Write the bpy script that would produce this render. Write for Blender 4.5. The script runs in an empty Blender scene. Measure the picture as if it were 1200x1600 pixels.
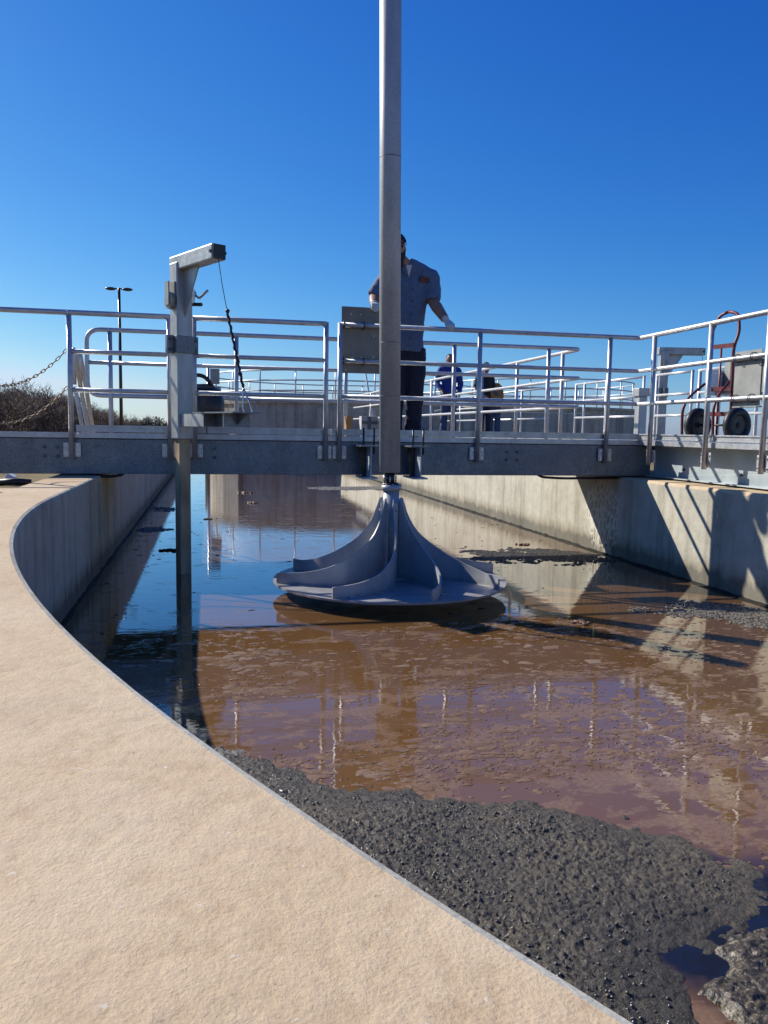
import bpy, bmesh, math, random
import numpy as np
from mathutils import Vector, Matrix
from mathutils.bvhtree import BVHTree

random.seed(7); RNG = np.random.default_rng(7)
scene = bpy.context.scene
COL = scene.collection
V = Vector

# ------------------------------------------------------------------ camera
H = 1.33                                  # eye height above the water (water is z = 0, Y runs along the channel)
F_PX, ROLL = 1240.0, 0.0163
PITCH = math.atan((800 - 671.5) / F_PX)
YAW = math.atan(275 / F_PX)
fw = V((math.sin(YAW) * math.cos(PITCH), math.cos(YAW) * math.cos(PITCH), -math.sin(PITCH)))
r0 = V((math.cos(YAW), -math.sin(YAW), 0)); u0 = r0.cross(fw)
cr = r0 * math.cos(ROLL) + u0 * math.sin(ROLL)
cu = u0 * math.cos(ROLL) - r0 * math.sin(ROLL)
cam_d = bpy.data.cameras.new('camera'); cam = bpy.data.objects.new('camera', cam_d); COL.objects.link(cam)
cam.matrix_world = Matrix(((cr.x, cu.x, -fw.x, 0), (cr.y, cu.y, -fw.y, 0), (cr.z, cu.z, -fw.z, H), (0, 0, 0, 1)))
cam_d.sensor_fit = 'VERTICAL'; cam_d.sensor_height = 36; cam_d.lens = F_PX / 1600 * 36
cam_d.clip_start = 0.05; cam_d.clip_end = 5000
scene.camera = cam

# ------------------------------------------------------------------ light
SUN = V((-1.04, 1.0, .99)).normalized()    # towards the sun: beyond the bridge, to its left
elev = math.asin(SUN.z); azim = math.atan2(SUN.x, SUN.y)
world = bpy.data.worlds.new('World'); scene.world = world; world.use_nodes = True
wn = world.node_tree; bg = wn.nodes['Background']
sky = wn.nodes.new('ShaderNodeTexSky'); sky.sky_type = 'NISHITA'; sky.sun_disc = False
sky.sun_elevation = elev; sky.sun_rotation = azim
sky.altitude = 300; sky.air_density = 1.0; sky.dust_density = 0.35; sky.ozone_density = 3.5
EXPO = 0.55
bg.inputs['Strength'].default_value = 0.1
# deepen the clear-sky colour evenly over the whole dome, channel by channel
sp_ = wn.nodes.new('ShaderNodeSeparateColor'); cb_ = wn.nodes.new('ShaderNodeCombineColor'); wn.links.new(sky.outputs['Color'], sp_.inputs[0])
for ch, (pw, gain, top_) in enumerate(((1.95, 1.0, .62), (1.28, .88, .77), (.72, 1.0, .95))):
    a_ = wn.nodes.new('ShaderNodeMath'); a_.operation = 'MULTIPLY'; a_.inputs[1].default_value = .1083; wn.links.new(sp_.outputs[ch], a_.inputs[0])
    b_ = wn.nodes.new('ShaderNodeMath'); b_.operation = 'POWER'; b_.inputs[1].default_value = pw; wn.links.new(a_.outputs[0], b_.inputs[0])
    c_ = wn.nodes.new('ShaderNodeMath'); c_.operation = 'MULTIPLY'; c_.inputs[1].default_value = gain / (.1 * 2 ** EXPO); wn.links.new(b_.outputs[0], c_.inputs[0])
    d_ = wn.nodes.new('ShaderNodeMath'); d_.operation = 'MINIMUM'; d_.inputs[1].default_value = top_ / (.1 * 2 ** EXPO); wn.links.new(c_.outputs[0], d_.inputs[0])
    wn.links.new(d_.outputs[0], cb_.inputs[ch])
wn.links.new(cb_.outputs[0], bg.inputs['Color'])
sd = bpy.data.lights.new('sun', 'SUN'); sd.energy = 4.2; sd.angle = math.radians(0.53); sd.color = (1.0, 0.94, 0.85)
so = bpy.data.objects.new('sun', sd); COL.objects.link(so); so.location = SUN * 60
so.rotation_euler = SUN.to_track_quat('Z', 'Y').to_euler()
scene.view_settings.view_transform = 'Standard'; scene.view_settings.look = 'None'
scene.view_settings.gamma = 1; scene.view_settings.exposure = EXPO
try: scene.view_settings.use_curve_mapping = False
except Exception: pass
scene.render.engine = 'CYCLES'
scene.cycles.use_denoising = True
scene.cycles.max_bounces = 8; scene.cycles.diffuse_bounces = 3; scene.cycles.glossy_bounces = 5
scene.cycles.caustics_reflective = False; scene.cycles.caustics_refractive = False
scene.cycles.sample_clamp_indirect = 6

# ------------------------------------------------------------------ helpers
OFF = {}
class MB:
    def __init__(s): s.v = []; s.f = []; s.sm = []
    def add(s, vs, fs, smooth=False):
        b = len(s.v); s.v += [tuple(p) for p in vs]; s.f += [tuple(i + b for i in f) for f in fs]; s.sm += [smooth] * len(fs); return s
    def box(s, x0, x1, y0, y1, z0, z1, m=None):
        vs = [V((x, y, z)) for z in (z0, z1) for y in (y0, y1) for x in (x0, x1)]
        if m: vs = [m @ p for p in vs]
        return s.add(vs, [(0, 2, 3, 1), (4, 5, 7, 6), (0, 1, 5, 4), (2, 6, 7, 3), (0, 4, 6, 2), (1, 3, 7, 5)])
    def bar(s, a, b, w, h, up=V((0, 0, 1))):
        a, b = V(a), V(b); d = (b - a).normalized(); x = d.cross(up)
        if x.length < 1e-4: x = V((1, 0, 0))
        x.normalize(); y = x.cross(d)
        vs = [p + x * sx * w / 2 + y * sy * h / 2 for p in (a, b) for sx, sy in ((-1, -1), (1, -1), (1, 1), (-1, 1))]
        return s.add(vs, [(3, 2, 1, 0), (4, 5, 6, 7), (0, 1, 5, 4), (1, 2, 6, 5), (2, 3, 7, 6), (3, 0, 4, 7)])
    def tube(s, pts, r, n=10, cap=True, closed=False, ry=None, up=None):
        pts = [V(p) for p in pts]; N = len(pts)
        rs = r if isinstance(r, (list, tuple)) else [r] * N
        ks = ry if isinstance(ry, (list, tuple)) else [ry or 1] * N      # second radius as a factor
        vs = []; ref = None
        for i, p in enumerate(pts):
            if closed: t = pts[(i + 1) % N] - pts[i - 1]
            else: t = pts[min(i + 1, N - 1)] - pts[max(i - 1, 0)]
            t.normalize()
            if ref is None:
                ref = V(up) if up else (V((0, 0, 1)) if abs(t.z) < 0.9 else V((1, 0, 0)))
            x = ref - t * ref.dot(t)
            if x.length < 1e-5: x = t.orthogonal()
            x.normalize(); ref = x; y = t.cross(x)
            for k in range(n):
                a = 2 * math.pi * k / n
                vs.append(p + x * math.cos(a) * rs[i] + y * math.sin(a) * rs[i] * ks[i])
        fs = []
        for i in range(N if closed else N - 1):
            j = (i + 1) % N
            for k in range(n):
                l = (k + 1) % n; fs.append((i * n + k, j * n + k, j * n + l, i * n + l)[::-1])
        b0 = len(s.f); s.add(vs, fs, True)
        if cap and not closed:
            b = len(s.v) - len(vs)
            s.f.append(tuple(b + k for k in range(n))); s.sm.append(False)
            s.f.append(tuple(b + (N - 1) * n + k for k in range(n))[::-1]); s.sm.append(False)
        return s
    def ball(s, c, rx, ry=None, rz=None, n=12, m=7, mat=None):
        ry = ry or rx; rz = rz or rx; c = V(c); vs = []; fs = []
        for i in range(m + 1):
            th = math.pi * i / m
            for k in range(n):
                a = 2 * math.pi * k / n
                q = V((rx * math.sin(th) * math.cos(a), ry * math.sin(th) * math.sin(a), rz * math.cos(th)))
                vs.append(c + (mat @ q if mat else q))
        for i in range(m):
            for k in range(n):
                l = (k + 1) % n; fs.append((i * n + k, (i + 1) * n + k, (i + 1) * n + l, i * n + l))
        return s.add(vs, fs, True)
    def prism(s, poly, axis, a, b):
        """poly of 2D points extruded along an axis (0 x, 1 y, 2 z)"""
        n = len(poly)
        def mk(p, t):
            q = list(p); q.insert(axis, t); return V(q)
        vs = [mk(p, a) for p in poly] + [mk(p, b) for p in poly]
        fs = [tuple(range(n)), tuple(range(2 * n - 1, n - 1, -1))] + [(i, i + n, (i + 1) % n + n, (i + 1) % n) for i in range(n)]
        return s.add(vs, fs)
    def mesh(s, name, off=V((0, 0, 0)), recalc=True):
        me = bpy.data.meshes.new(name)
        me.from_pydata([(x - off.x, y - off.y, z - off.z) for x, y, z in s.v], [], s.f)
        me.polygons.foreach_set('use_smooth', s.sm)
        if recalc:
            bm = bmesh.new(); bm.from_mesh(me)
            bmesh.ops.remove_doubles(bm, verts=bm.verts, dist=1e-5)
            bmesh.ops.recalc_face_normals(bm, faces=bm.faces); bm.to_mesh(me); bm.free()
        me.update(); return me
    def build(s, name, mat, parent=None, bevel=0, recalc=True):
        off = OFF.get(parent, V((0, 0, 0))); o = bpy.data.objects.new(name, s.mesh(name, off, recalc)); COL.objects.link(o)
        if mat: o.data.materials.append(mat)
        OFF[o] = off
        if parent: o.parent = parent
        if bevel:
            m = o.modifiers.new('bevel', 'BEVEL'); m.width = bevel; m.segments = 2; m.limit_method = 'ANGLE'; m.angle_limit = 0.8
        return o
def tag(o, label=None, cat=None, group=None, kind=None):
    for k, v in (('label', label), ('category', cat), ('group', group), ('kind', kind)):
        if v: o[k] = v
    return o
def thing(name, loc, label, cat, group=None):
    o = bpy.data.objects.new(name, None); COL.objects.link(o); o.location = loc; o.empty_display_size = 0.1
    OFF[o] = V(loc); return tag(o, label, cat, group)
def single(mb, name, mat, base, label, cat, group=None, bevel=0, kind=None):
    """a thing that is one mesh, its origin at its base"""
    o = bpy.data.objects.new(name, mb.mesh(name, V(base))); COL.objects.link(o); o.location = base
    o.data.materials.append(mat); OFF[o] = V(base)
    if bevel:
        m = o.modifiers.new('bevel', 'BEVEL'); m.width = bevel; m.segments = 2; m.limit_method = 'ANGLE'; m.angle_limit = 0.8
    return tag(o, label, cat, group, kind)
def put(me, name, parent, loc, rot=None):
    """a part that shares its mesh with others; loc in world space"""
    o = bpy.data.objects.new(name, me); COL.objects.link(o); o.parent = parent
    o.location = V(loc) - OFF.get(parent, V((0, 0, 0)))
    if rot: o.rotation_euler = rot
    return o
def copy_tree(o, parent=None):
    c = o.copy(); COL.objects.link(c); c.parent = parent
    for ch in o.children: copy_tree(ch, c)
    return c
def smooth_path(pts, r, k=6):
    """round the corners of a polyline"""
    pts = [V(p) for p in pts]; out = [pts[0]]
    for i in range(1, len(pts) - 1):
        a, b, c = pts[i - 1], pts[i], pts[i + 1]
        d1 = (a - b); d2 = (c - b); q = min(r, d1.length * .49, d2.length * .49)
        p1 = b + d1.normalized() * q; p2 = b + d2.normalized() * q
        for j in range(k + 1):
            t = j / k; out.append(p1 * (1 - t) ** 2 + b * 2 * t * (1 - t) + p2 * t * t)
    return out + [pts[-1]]
# numpy value noise
_perm = RNG.random((256, 256))
def vnoise(x, y):
    xi = np.floor(x).astype(int); yi = np.floor(y).astype(int); fx = x - xi; fy = y - yi
    fx = fx * fx * (3 - 2 * fx); fy = fy * fy * (3 - 2 * fy)
    g = lambda a, b: _perm[a % 256, b % 256]
    return (g(xi, yi) * (1 - fx) + g(xi + 1, yi) * fx) * (1 - fy) + (g(xi, yi + 1) * (1 - fx) + g(xi + 1, yi + 1) * fx) * fy
def fbm(x, y, o=4):
    s = 0; a = .5
    for k in range(o): s = s + a * vnoise(x * 2 ** k + 17.3 * k, y * 2 ** k + 5.1 * k); a *= .5
    return s

# ------------------------------------------------------------------ materials
class NT:
    def __init__(s, name):
        s.m = bpy.data.materials.new(name); s.m.use_nodes = True; s.t = s.m.node_tree
        s.b = s.t.nodes['Principled BSDF']; s._c = None
    def n(s, typ, **kw):
        x = s.t.nodes.new(typ)
        for k, v in kw.items():
            if k in x.inputs: x.inputs[k].default_value = v
            else: setattr(x, k, v)
        return x
    def l(s, a, b): s.t.links.new(a, b)
    def co(s, scale=(1, 1, 1), world=True):
        if world:
            g = s.n('ShaderNodeNewGeometry').outputs['Position']
        else: g = s.n('ShaderNodeTexCoord').outputs['Object']
        mp = s.n('ShaderNodeMapping'); mp.inputs['Scale'].default_value = scale; s.l(g, mp.inputs['Vector']); return mp.outputs['Vector']
    def noise(s, sc, det=4, scale=(1, 1, 1), rough=.55, world=True, dist=0):
        x = s.n('ShaderNodeTexNoise', Scale=sc, Detail=det, Roughness=rough, Distortion=dist); s.l(s.co(scale, world), x.inputs['Vector']); return x.outputs['Fac']
    def ramp(s, fac, stops, interp='LINEAR'):
        r = s.n('ShaderNodeValToRGB'); r.color_ramp.interpolation = interp; e = r.color_ramp.elements
        while len(e) < len(stops): e.new(.5)
        for i, (p, c) in enumerate(stops):
            e[i].position = p; e[i].color = (c, c, c, 1) if isinstance(c, (int, float)) else (*c, 1)
        s.l(fac, r.inputs['Fac']); return r.outputs['Color']
    def mix(s, fac, a, b, mode='MIX'):
        x = s.n('ShaderNodeMix', data_type='RGBA', blend_type=mode)
        for sock, val in ((x.inputs[0], fac), (x.inputs[6], a), (x.inputs[7], b)):
            if hasattr(val, 'is_linked') or hasattr(val, 'links'): s.l(val, sock)
            elif isinstance(val, (int, float)): sock.default_value = val
            else: sock.default_value = (*val, 1)
        return x.outputs[2]
    def mul(s, a, b, op='MULTIPLY'):
        x = s.n('ShaderNodeMath', operation=op)
        for i, q in enumerate((a, b)):
            if hasattr(q, 'links'): s.l(q, x.inputs[i])
            else: x.inputs[i].default_value = q
        return x.outputs[0]
    def bump(s, h, strength, dist=.01, prev=None):
        x = s.n('ShaderNodeBump', Strength=strength, Distance=dist); s.l(h, x.inputs['Height'])
        if prev: s.l(prev, x.inputs['Normal'])
        return x.outputs['Normal']
    def set(s, **kw):
        for k, q in kw.items():
            k = {'color': 'Base Color', 'rough': 'Roughness', 'metal': 'Metallic', 'normal': 'Normal', 'spec': 'Specular IOR Level', 'ior': 'IOR', 'coat': 'Coat Weight'}[k]
            if hasattr(q, 'links'): s.l(q, s.b.inputs[k])
            else: s.b.inputs[k].default_value = (*q, 1) if isinstance(q, tuple) else q
        return s.m
def plain(name, c, rough=.5, metal=0, var=.25, sc=8, bump=0, spec=.5, stretch=(1, 1, 1)):
    t = NT(name); f = t.noise(sc, 5, stretch)
    lo = tuple(x * (1 - var) for x in c); hi = tuple(min(1, x * (1 + var)) for x in c)
    t.set(color=t.ramp(f, [(.3, lo), (.7, hi)]), metal=metal, spec=spec)
    f2 = t.noise(sc * 3.1, 3); t.set(rough=t.ramp(f2, [(.3, max(.02, rough - .1)), (.7, min(1, rough + .1))]))
    if bump: t.set(normal=t.bump(t.noise(sc * 4, 4), bump))
    return t.m

def concrete(name, base, streak=0.0, dots=True, splash=None, grime=0.0, bumpk=.35):
    t = NT(name)
    big = t.noise(1.1, 6, rough=.6); mid = t.noise(7, 6, rough=.65); fine = t.noise(90, 4)
    c = t.ramp(big, [(.3, tuple(x * .78 for x in base)), (.52, base), (.75, tuple(min(1, x * 1.14) for x in base))])
    c = t.mix(.55, c, t.ramp(mid, [(.3, .62), (.55, .9), (.75, 1.0)]), 'MULTIPLY')
    c = t.mix(.35, c, t.ramp(fine, [(.3, .6), (.7, 1.0)]), 'MULTIPLY')
    if streak:
        st = t.noise(5.5, 5, (1, 1, .06), rough=.62)
        c = t.mix(streak, c, t.ramp(st, [(.36, (.42, .38, .33)), (.5, (.9, .88, .85)), (.68, (1, 1, 1))]), 'MULTIPLY')
        rust = t.noise(2.2, 5, (1, 1, .09))
        c = t.mix(streak * .7, c, t.ramp(rust, [(.58, (1, 1, 1)), (.68, (.86, .72, .55))]), 'MULTIPLY')
    if grime:                                           # water-stain band close above the water
        g = t.n('ShaderNodeNewGeometry'); sx = t.n('ShaderNodeSeparateXYZ'); t.l(g.outputs['Position'], sx.inputs[0])
        w = t.mul(sx.outputs['Z'], t.mul(t.noise(9, 4, (1, 1, .3)), .22), 'SUBTRACT')
        c = t.mix(grime, c, t.ramp(w, [(.0, (.12, .11, .09)), (.055, (.62, .58, .5)), (.14, (1, 1, 1))]), 'MULTIPLY')
    if dots:
        vo = t.n('ShaderNodeTexVoronoi', Scale=13.0); t.l(t.co((1, 1, .6)), vo.inputs['Vector'])
        mask = t.mul(t.ramp(vo.outputs['Distance'], [(.045, 1.0), (.09, 0.0)]), t.ramp(t.noise(3.3, 2), [(.5, 0.0), (.56, 1.0)]))
        c = t.mix(mask, c, (.07, .065, .06))
    if splash:
        vo = t.n('ShaderNodeTexVoronoi', Scale=15.0, feature='DISTANCE_TO_EDGE'); t.l(t.co((1, 1, .62)), vo.inputs['Vector'])
        net = t.ramp(vo.outputs['Distance'], [(.05, 1.0), (.13, 0.0)])
        g = t.n('ShaderNodeNewGeometry'); ds = t.n('ShaderNodeVectorMath', operation='DISTANCE'); t.l(g.outputs['Position'], ds.inputs[0]); ds.inputs[1].default_value = splash
        d = t.mul(ds.outputs['Value'], t.mul(t.noise(5, 3), .5), 'ADD')
        c = t.mix(t.mul(t.mul(net, t.ramp(d, [(.55, 1.0), (.7, 0.0)])), .8), c, (.74, .71, .63))
    n1 = t.bump(mid, bumpk, .02); n2 = t.bump(fine, bumpk, .006, n1)
    return t.set(color=c, rough=.85, spec=.25, normal=n2)

def cap_concrete():
    t = NT('sandy_concrete')
    big = t.noise(1.8, 6, rough=.6); tro = t.noise(34, 7, (.8, .6, 1), rough=.68); fine = t.noise(230, 4, rough=.7); pit = t.noise(75, 3)
    c = t.ramp(big, [(.3, (.555, .42, .26)), (.5, (.635, .49, .315)), (.72, (.68, .545, .365))])
    c = t.mix(.6, c, t.ramp(tro, [(.3, (.70, .64, .58)), (.48, (.93, .92, .9)), (.66, (1, 1, 1))]), 'MULTIPLY')
    c = t.mix(.4, c, t.ramp(fine, [(.28, .6), (.6, 1.0)]), 'MULTIPLY')
    pink = t.ramp(t.noise(11, 4), [(.55, 0.0), (.7, 1.0)]); c = t.mix(t.mul(pink, .25), c, (.52, .37, .27))
    spk = t.ramp(t.noise(52, 2), [(.72, 0.0), (.75, 1.0)]); c = t.mix(t.mul(spk, .55), c, (.7, .66, .6))
    grn = t.ramp(t.noise(6.3, 3), [(.62, 0.0), (.75, 1.0)]); c = t.mix(t.mul(grn, .25), c, (.42, .40, .31))
    stn = t.ramp(t.noise(2.6, 7, rough=.7, dist=.4), [(.56, 0.0), (.70, 1.0)]); c = t.mix(t.mul(stn, .3), c, (.36, .30, .22))
    hole = t.ramp(pit, [(.24, 1.0), (.28, 0.0)]); c = t.mix(t.mul(hole, .6), c, (.2, .16, .12))
    n = t.bump(tro, .45, .008); n = t.bump(fine, .5, .002, n); n = t.bump(pit, .2, .004, n)
    return t.set(color=c, rough=.88, spec=.2, normal=n)

def galvanised(name, base, metal=.55, rough=.46):
    t = NT(name); vo = t.n('ShaderNodeTexVoronoi', Scale=95.0); t.l(t.co(), vo.inputs['Vector'])
    bw = t.n('ShaderNodeRGBToBW'); t.l(vo.outputs['Color'], bw.inputs[0])
    c = t.ramp(bw.outputs[0], [(.2, tuple(x * .8 for x in base)), (.8, tuple(x * 1.16 for x in base))])
    c = t.mix(.6, c, t.ramp(t.noise(3, 6), [(.3, .62), (.6, 1.0)]), 'MULTIPLY')
    st = t.noise(6, 4, (1, 1, .08)); c = t.mix(.35, c, t.ramp(st, [(.35, .6), (.55, 1.0)]), 'MULTIPLY')
    return t.set(color=c, metal=metal, rough=t.ramp(t.noise(20, 3), [(.3, rough - .1), (.7, rough + .12)]))

def water_mat():
    t = NT('murky_water')
    murk = t.ramp(t.noise(.35, 3), [(.3, (.135, .066, .021)), (.7, (.19, .10, .038))])
    # scum film: sharp-edged organic patches close to the sludge, none under the bridge
    g = t.n('ShaderNodeNewGeometry'); sx = t.n('ShaderNodeSeparateXYZ'); t.l(g.outputs['Position'], sx.inputs[0])
    film = t.noise(3.2, 10, (1, 1.7, 1), rough=.72, dist=.2)
    near = t.ramp(t.mul(sx.outputs['Y'], .1), [(.24, .07), (.36, .045), (.47, .02), (.53, 0.0)])
    side = t.ramp(t.mul(sx.outputs['X'], .2), [(.44, 0.0), (.66, .07)])
    fm = t.ramp(t.mul(t.mul(film, near, 'ADD'), side, 'SUBTRACT'), [(.572, 0.0), (.59, 1.0)])
    fine = t.noise(60, 4)
    c = t.mix(t.mul(fm, .85), murk, t.ramp(fine, [(.3, (.17, .098, .05)), (.7, (.26, .165, .10))]))
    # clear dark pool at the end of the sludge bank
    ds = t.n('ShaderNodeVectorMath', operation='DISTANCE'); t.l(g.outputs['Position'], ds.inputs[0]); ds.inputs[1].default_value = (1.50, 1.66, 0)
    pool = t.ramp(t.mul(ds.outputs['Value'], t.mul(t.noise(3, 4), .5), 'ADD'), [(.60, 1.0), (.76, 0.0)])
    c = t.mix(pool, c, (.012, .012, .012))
    n = t.bump(t.noise(5, 2, (1, 2.2, 1)), .035, .02)
    n = t.bump(t.noise(45, 2, (.7, 1.5, 1)), .02, .004, n)
    n = t.bump(t.mul(fm, t.mul(fine, .5), 'ADD'), .05, .0015, n)
    df = t.n('ShaderNodeBsdfDiffuse'); t.l(c, df.inputs['Color']); t.l(n, df.inputs['Normal'])
    gl = t.n('ShaderNodeBsdfGlossy'); gl.inputs['Color'].default_value = (1, 1, 1, 1); t.l(t.ramp(fm, [(0, .008), (1, .06)]), gl.inputs['Roughness']); t.l(n, gl.inputs['Normal'])
    fr = t.n('ShaderNodeFresnel', IOR=1.42); t.l(n, fr.inputs['Normal'])
    k = t.mul(fr.outputs[0], t.mul(1.5, t.mul(fm, .5), 'SUBTRACT')); k = t.mul(k, .92, 'MINIMUM')
    mx = t.n('ShaderNodeMixShader'); t.l(k, mx.inputs[0]); t.l(df.outputs[0], mx.inputs[1]); t.l(gl.outputs[0], mx.inputs[2])
    out = [q for q in t.t.nodes if q.type == 'OUTPUT_MATERIAL'][0]; t.l(mx.outputs[0], out.inputs['Surface'])
    return t.m

M = {}
M['cap'] = cap_concrete()
M['wall'] = concrete('basin_concrete', (.635, .605, .49), streak=.45, grime=.7, splash=(4.27, 8.05, .42))
M['wall_far'] = concrete('tank_concrete', (.54, .49, .40), streak=.6)
M['galv'] = galvanised('galvanised_steel', (.205, .225, .245), .45, .42)
M['galv_sunlit'] = plain('sunlit_pale_grey_steel', (.40, .45, .46), .45, .1, .12, 5)  # paler copy of the galvanised steel, sunlight mixed into its colour
M['alu'] = plain('aluminium', (.52, .525, .53), .46, .6, .14, 14)
M['alu_deck'] = plain('aluminium_extrusion', (.50, .50, .50), .42, .6, .15, 9)
M['mast'] = plain('hoist_galvanised', (.40, .41, .40), .45, .45, .22, 9, stretch=(1, 1, .25))
M['shaft'] = None
def paint_mat():
    t = NT('impeller_paint')
    c = t.ramp(t.noise(4, 6, rough=.65), [(.3, (.37, .375, .37)), (.55, (.45, .455, .445)), (.75, (.51, .51, .495))])
    c = t.mix(.35, c, t.ramp(t.noise(7, 5, (1, 1, .12)), [(.38, .6), (.52, 1.0)]), 'MULTIPLY')
    sc = t.ramp(t.noise(38, 5, (1, 1, .5), rough=.7), [(.68, 0.0), (.72, 1.0)]); c = t.mix(t.mul(sc, .45), c, (.58, .58, .57))
    g = t.n('ShaderNodeNewGeometry'); sx = t.n('ShaderNodeSeparateXYZ'); t.l(g.outputs['Position'], sx.inputs[0])
    lv = t.mul(sx.outputs['Z'], t.mul(t.noise(8, 5), .2), 'SUBTRACT'); c = t.mix(t.mul(t.ramp(lv, [(.0, 1.0), (.06, 0.0)]), .35), c, (.13, .10, .07))
    return t.set(color=c, rough=t.ramp(t.noise(9, 4), [(.3, .26), (.7, .48)]), metal=.1, spec=.55)
M['paint'] = paint_mat()
M['steel'] = plain('stainless', (.55, .55, .53), .3, .9, .15, 20)
M['bolt'] = plain('dull_bolt_steel', (.12, .13, .15), .5, .5, .3, 30)
M['black'] = plain('black_rubber', (.012, .012, .012), .5, 0, .4, 15)
M['blackpaint'] = plain('black_paint', (.02, .02, .022), .4, 0, .4, 10)
M['red'] = plain('worn_red_paint', (.15, .02, .02), .42, 0, .35, 14)
M['rust'] = plain('rusty_chain', (.30, .22, .14), .6, .4, .4, 50)
M['plate'] = plain('bare_metal_sheet', (.22, .185, .15), .45, .3, .25, 5)
M['encl'] = plain('enclosure_grey', (.29, .295, .27), .5, .2, .15, 8)
M['white'] = plain('white_plastic', (.72, .72, .69), .5, 0, .08, 8)
M['carton'] = plain('pale_carton', (.50, .49, .46), .7, 0, .1, 8)
M['tape'] = plain('grey_tape', (.16, .16, .16), .5, 0, .15, 8)
M['brownbox'] = plain('brown_cardboard', (.34, .19, .08), .8, 0, .15, 8)
M['skin'] = plain('skin', (.31, .165, .11), .5, 0, .12, 20)
M['shirt'] = plain('chambray_cloth', (.095, .14, .23), .85, 0, .22, 60)
M['navy'] = plain('navy_trouser_cloth', (.012, .015, .035), .85, 0, .3, 40)
M['tee'] = plain('white_cotton', (.6, .6, .6), .85, 0, .08, 30)
M['glove'] = plain('grey_glove_knit', (.58, .57, .53), .8, 0, .2, 60)
M['boot'] = plain('dark_boot_leather', (.02, .017, .015), .55, 0, .3, 20)
M['beard'] = plain('dark_hair', (.018, .012, .009), .75, 0, .4, 120, bump=.6)
M['cap_cloth'] = plain('dark_cap_cloth', (.012, .012, .016), .8, 0, .3, 60)
M['blue'] = plain('royal_blue_cloth', (.018, .04, .22), .8, 0, .25, 30)
M['dark'] = plain('dark_cloth', (.012, .014, .013), .85, 0, .3, 30)
M['tan'] = plain('tan_duck_cloth', (.36, .185, .05), .85, 0, .2, 30)
M['jeans'] = plain('denim', (.05, .075, .13), .85, 0, .25, 40)
M['bark'] = plain('bare_bark', (.12, .088, .066), .9, 0, .35, 1.5)
M['twig'] = plain('bare_twigs', (.14, .10, .074), .9, 0, .35, .8)
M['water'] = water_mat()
def shaft_mat():
    t = NT('weathered_pipe')
    c = t.ramp(t.noise(4, 6, (1, 1, .35), rough=.65), [(.3, (.33, .33, .325)), (.5, (.43, .43, .425)), (.72, (.51, .505, .49))])
    c = t.mix(.4, c, t.ramp(t.noise(45, 4), [(.3, .6), (.6, 1.0)]), 'MULTIPLY')
    mk = t.ramp(t.noise(16, 3, (1, 1, 1)), [(.72, 0.0), (.75, 1.0)]); c = t.mix(t.mul(mk, .7), c, (.05, .055, .07))
    return t.set(color=c, rough=.5, metal=.25)
M['shaft'] = shaft_mat()
def sludge_mat():
    t = NT('wet_sludge')
    big = t.noise(2.2, 7, rough=.62); fine = t.noise(170, 6, rough=.7)
    c = t.ramp(big, [(.3, (.050, .044, .034)), (.5, (.088, .076, .055)), (.72, (.155, .128, .084))])
    c = t.mix(.6, c, t.ramp(fine, [(.3, .45), (.7, 1.0)]), 'MULTIPLY')
    n = t.bump(t.noise(75, 5, rough=.65), .8, .012); n = t.bump(fine, .8, .006, n)
    return t.set(color=c, rough=t.ramp(t.noise(60, 3), [(.42, .08), (.54, .55)]), spec=.5, normal=n)
M['sludge'] = sludge_mat()
M['scum'] = plain('dark_scum', (.024, .021, .016), .7, 0, .5, 40, bump=.5, spec=.2)
M['raft'] = plain('scum_raft', (.06, .055, .045), .5, 0, .6, 50, bump=.5)
M['raft_pale'] = plain('pale_scum_raft', (.16, .145, .115), .55, 0, .5, 50, bump=.5)
def flake_mat():
    t = NT('scum_flakes')
    c = t.ramp(t.noise(3, 5), [(.3, (.15, .083, .042)), (.6, (.24, .15, .09)), (.8, (.36, .27, .19))])
    c = t.mix(.5, c, t.ramp(t.noise(80, 3), [(.3, .6), (.7, 1.0)]), 'MULTIPLY')
    return t.set(color=c, rough=.5, spec=.4, normal=t.bump(t.noise(120, 3), .15, .002))
M['flake'] = flake_mat()
def grass_mat():
    t = NT('dry_grass')
    c = t.ramp(t.noise(.6, 6), [(.3, (.22, .17, .085)), (.55, (.31, .245, .13)), (.75, (.25, .23, .10))])
    c = t.mix(.6, c, t.ramp(t.noise(40, 4), [(.3, .4), (.65, 1.0)]), 'MULTIPLY')
    return t.set(color=c, rough=.95, spec=.1, normal=t.bump(t.noise(30, 4), .8, .05))
M['grass'] = grass_mat()
M['mortar'] = plain('pale_mortar', (.66, .58, .44), .9, 0, .3, 90, bump=.5)

# ------------------------------------------------------------------ ground, basin walls and water
CX, CY, RO, RI = 8.83, 5.41, 9.80, 4.56     # centre and radii of the ditch's round end
XL, XR = CX - RO, CX - RI                    # straight wall faces: outer -0.97, inner 4.27
WT = 0.87
g = MB(); S = 2500
g.add([(-S, -S, -.3), (S, -S, -.3), (S, S, -.3), (-S, S, -.3)], [(0, 1, 2, 3)])
tag(g.build('ground', M['grass'], recalc=False), kind='structure')

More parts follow.
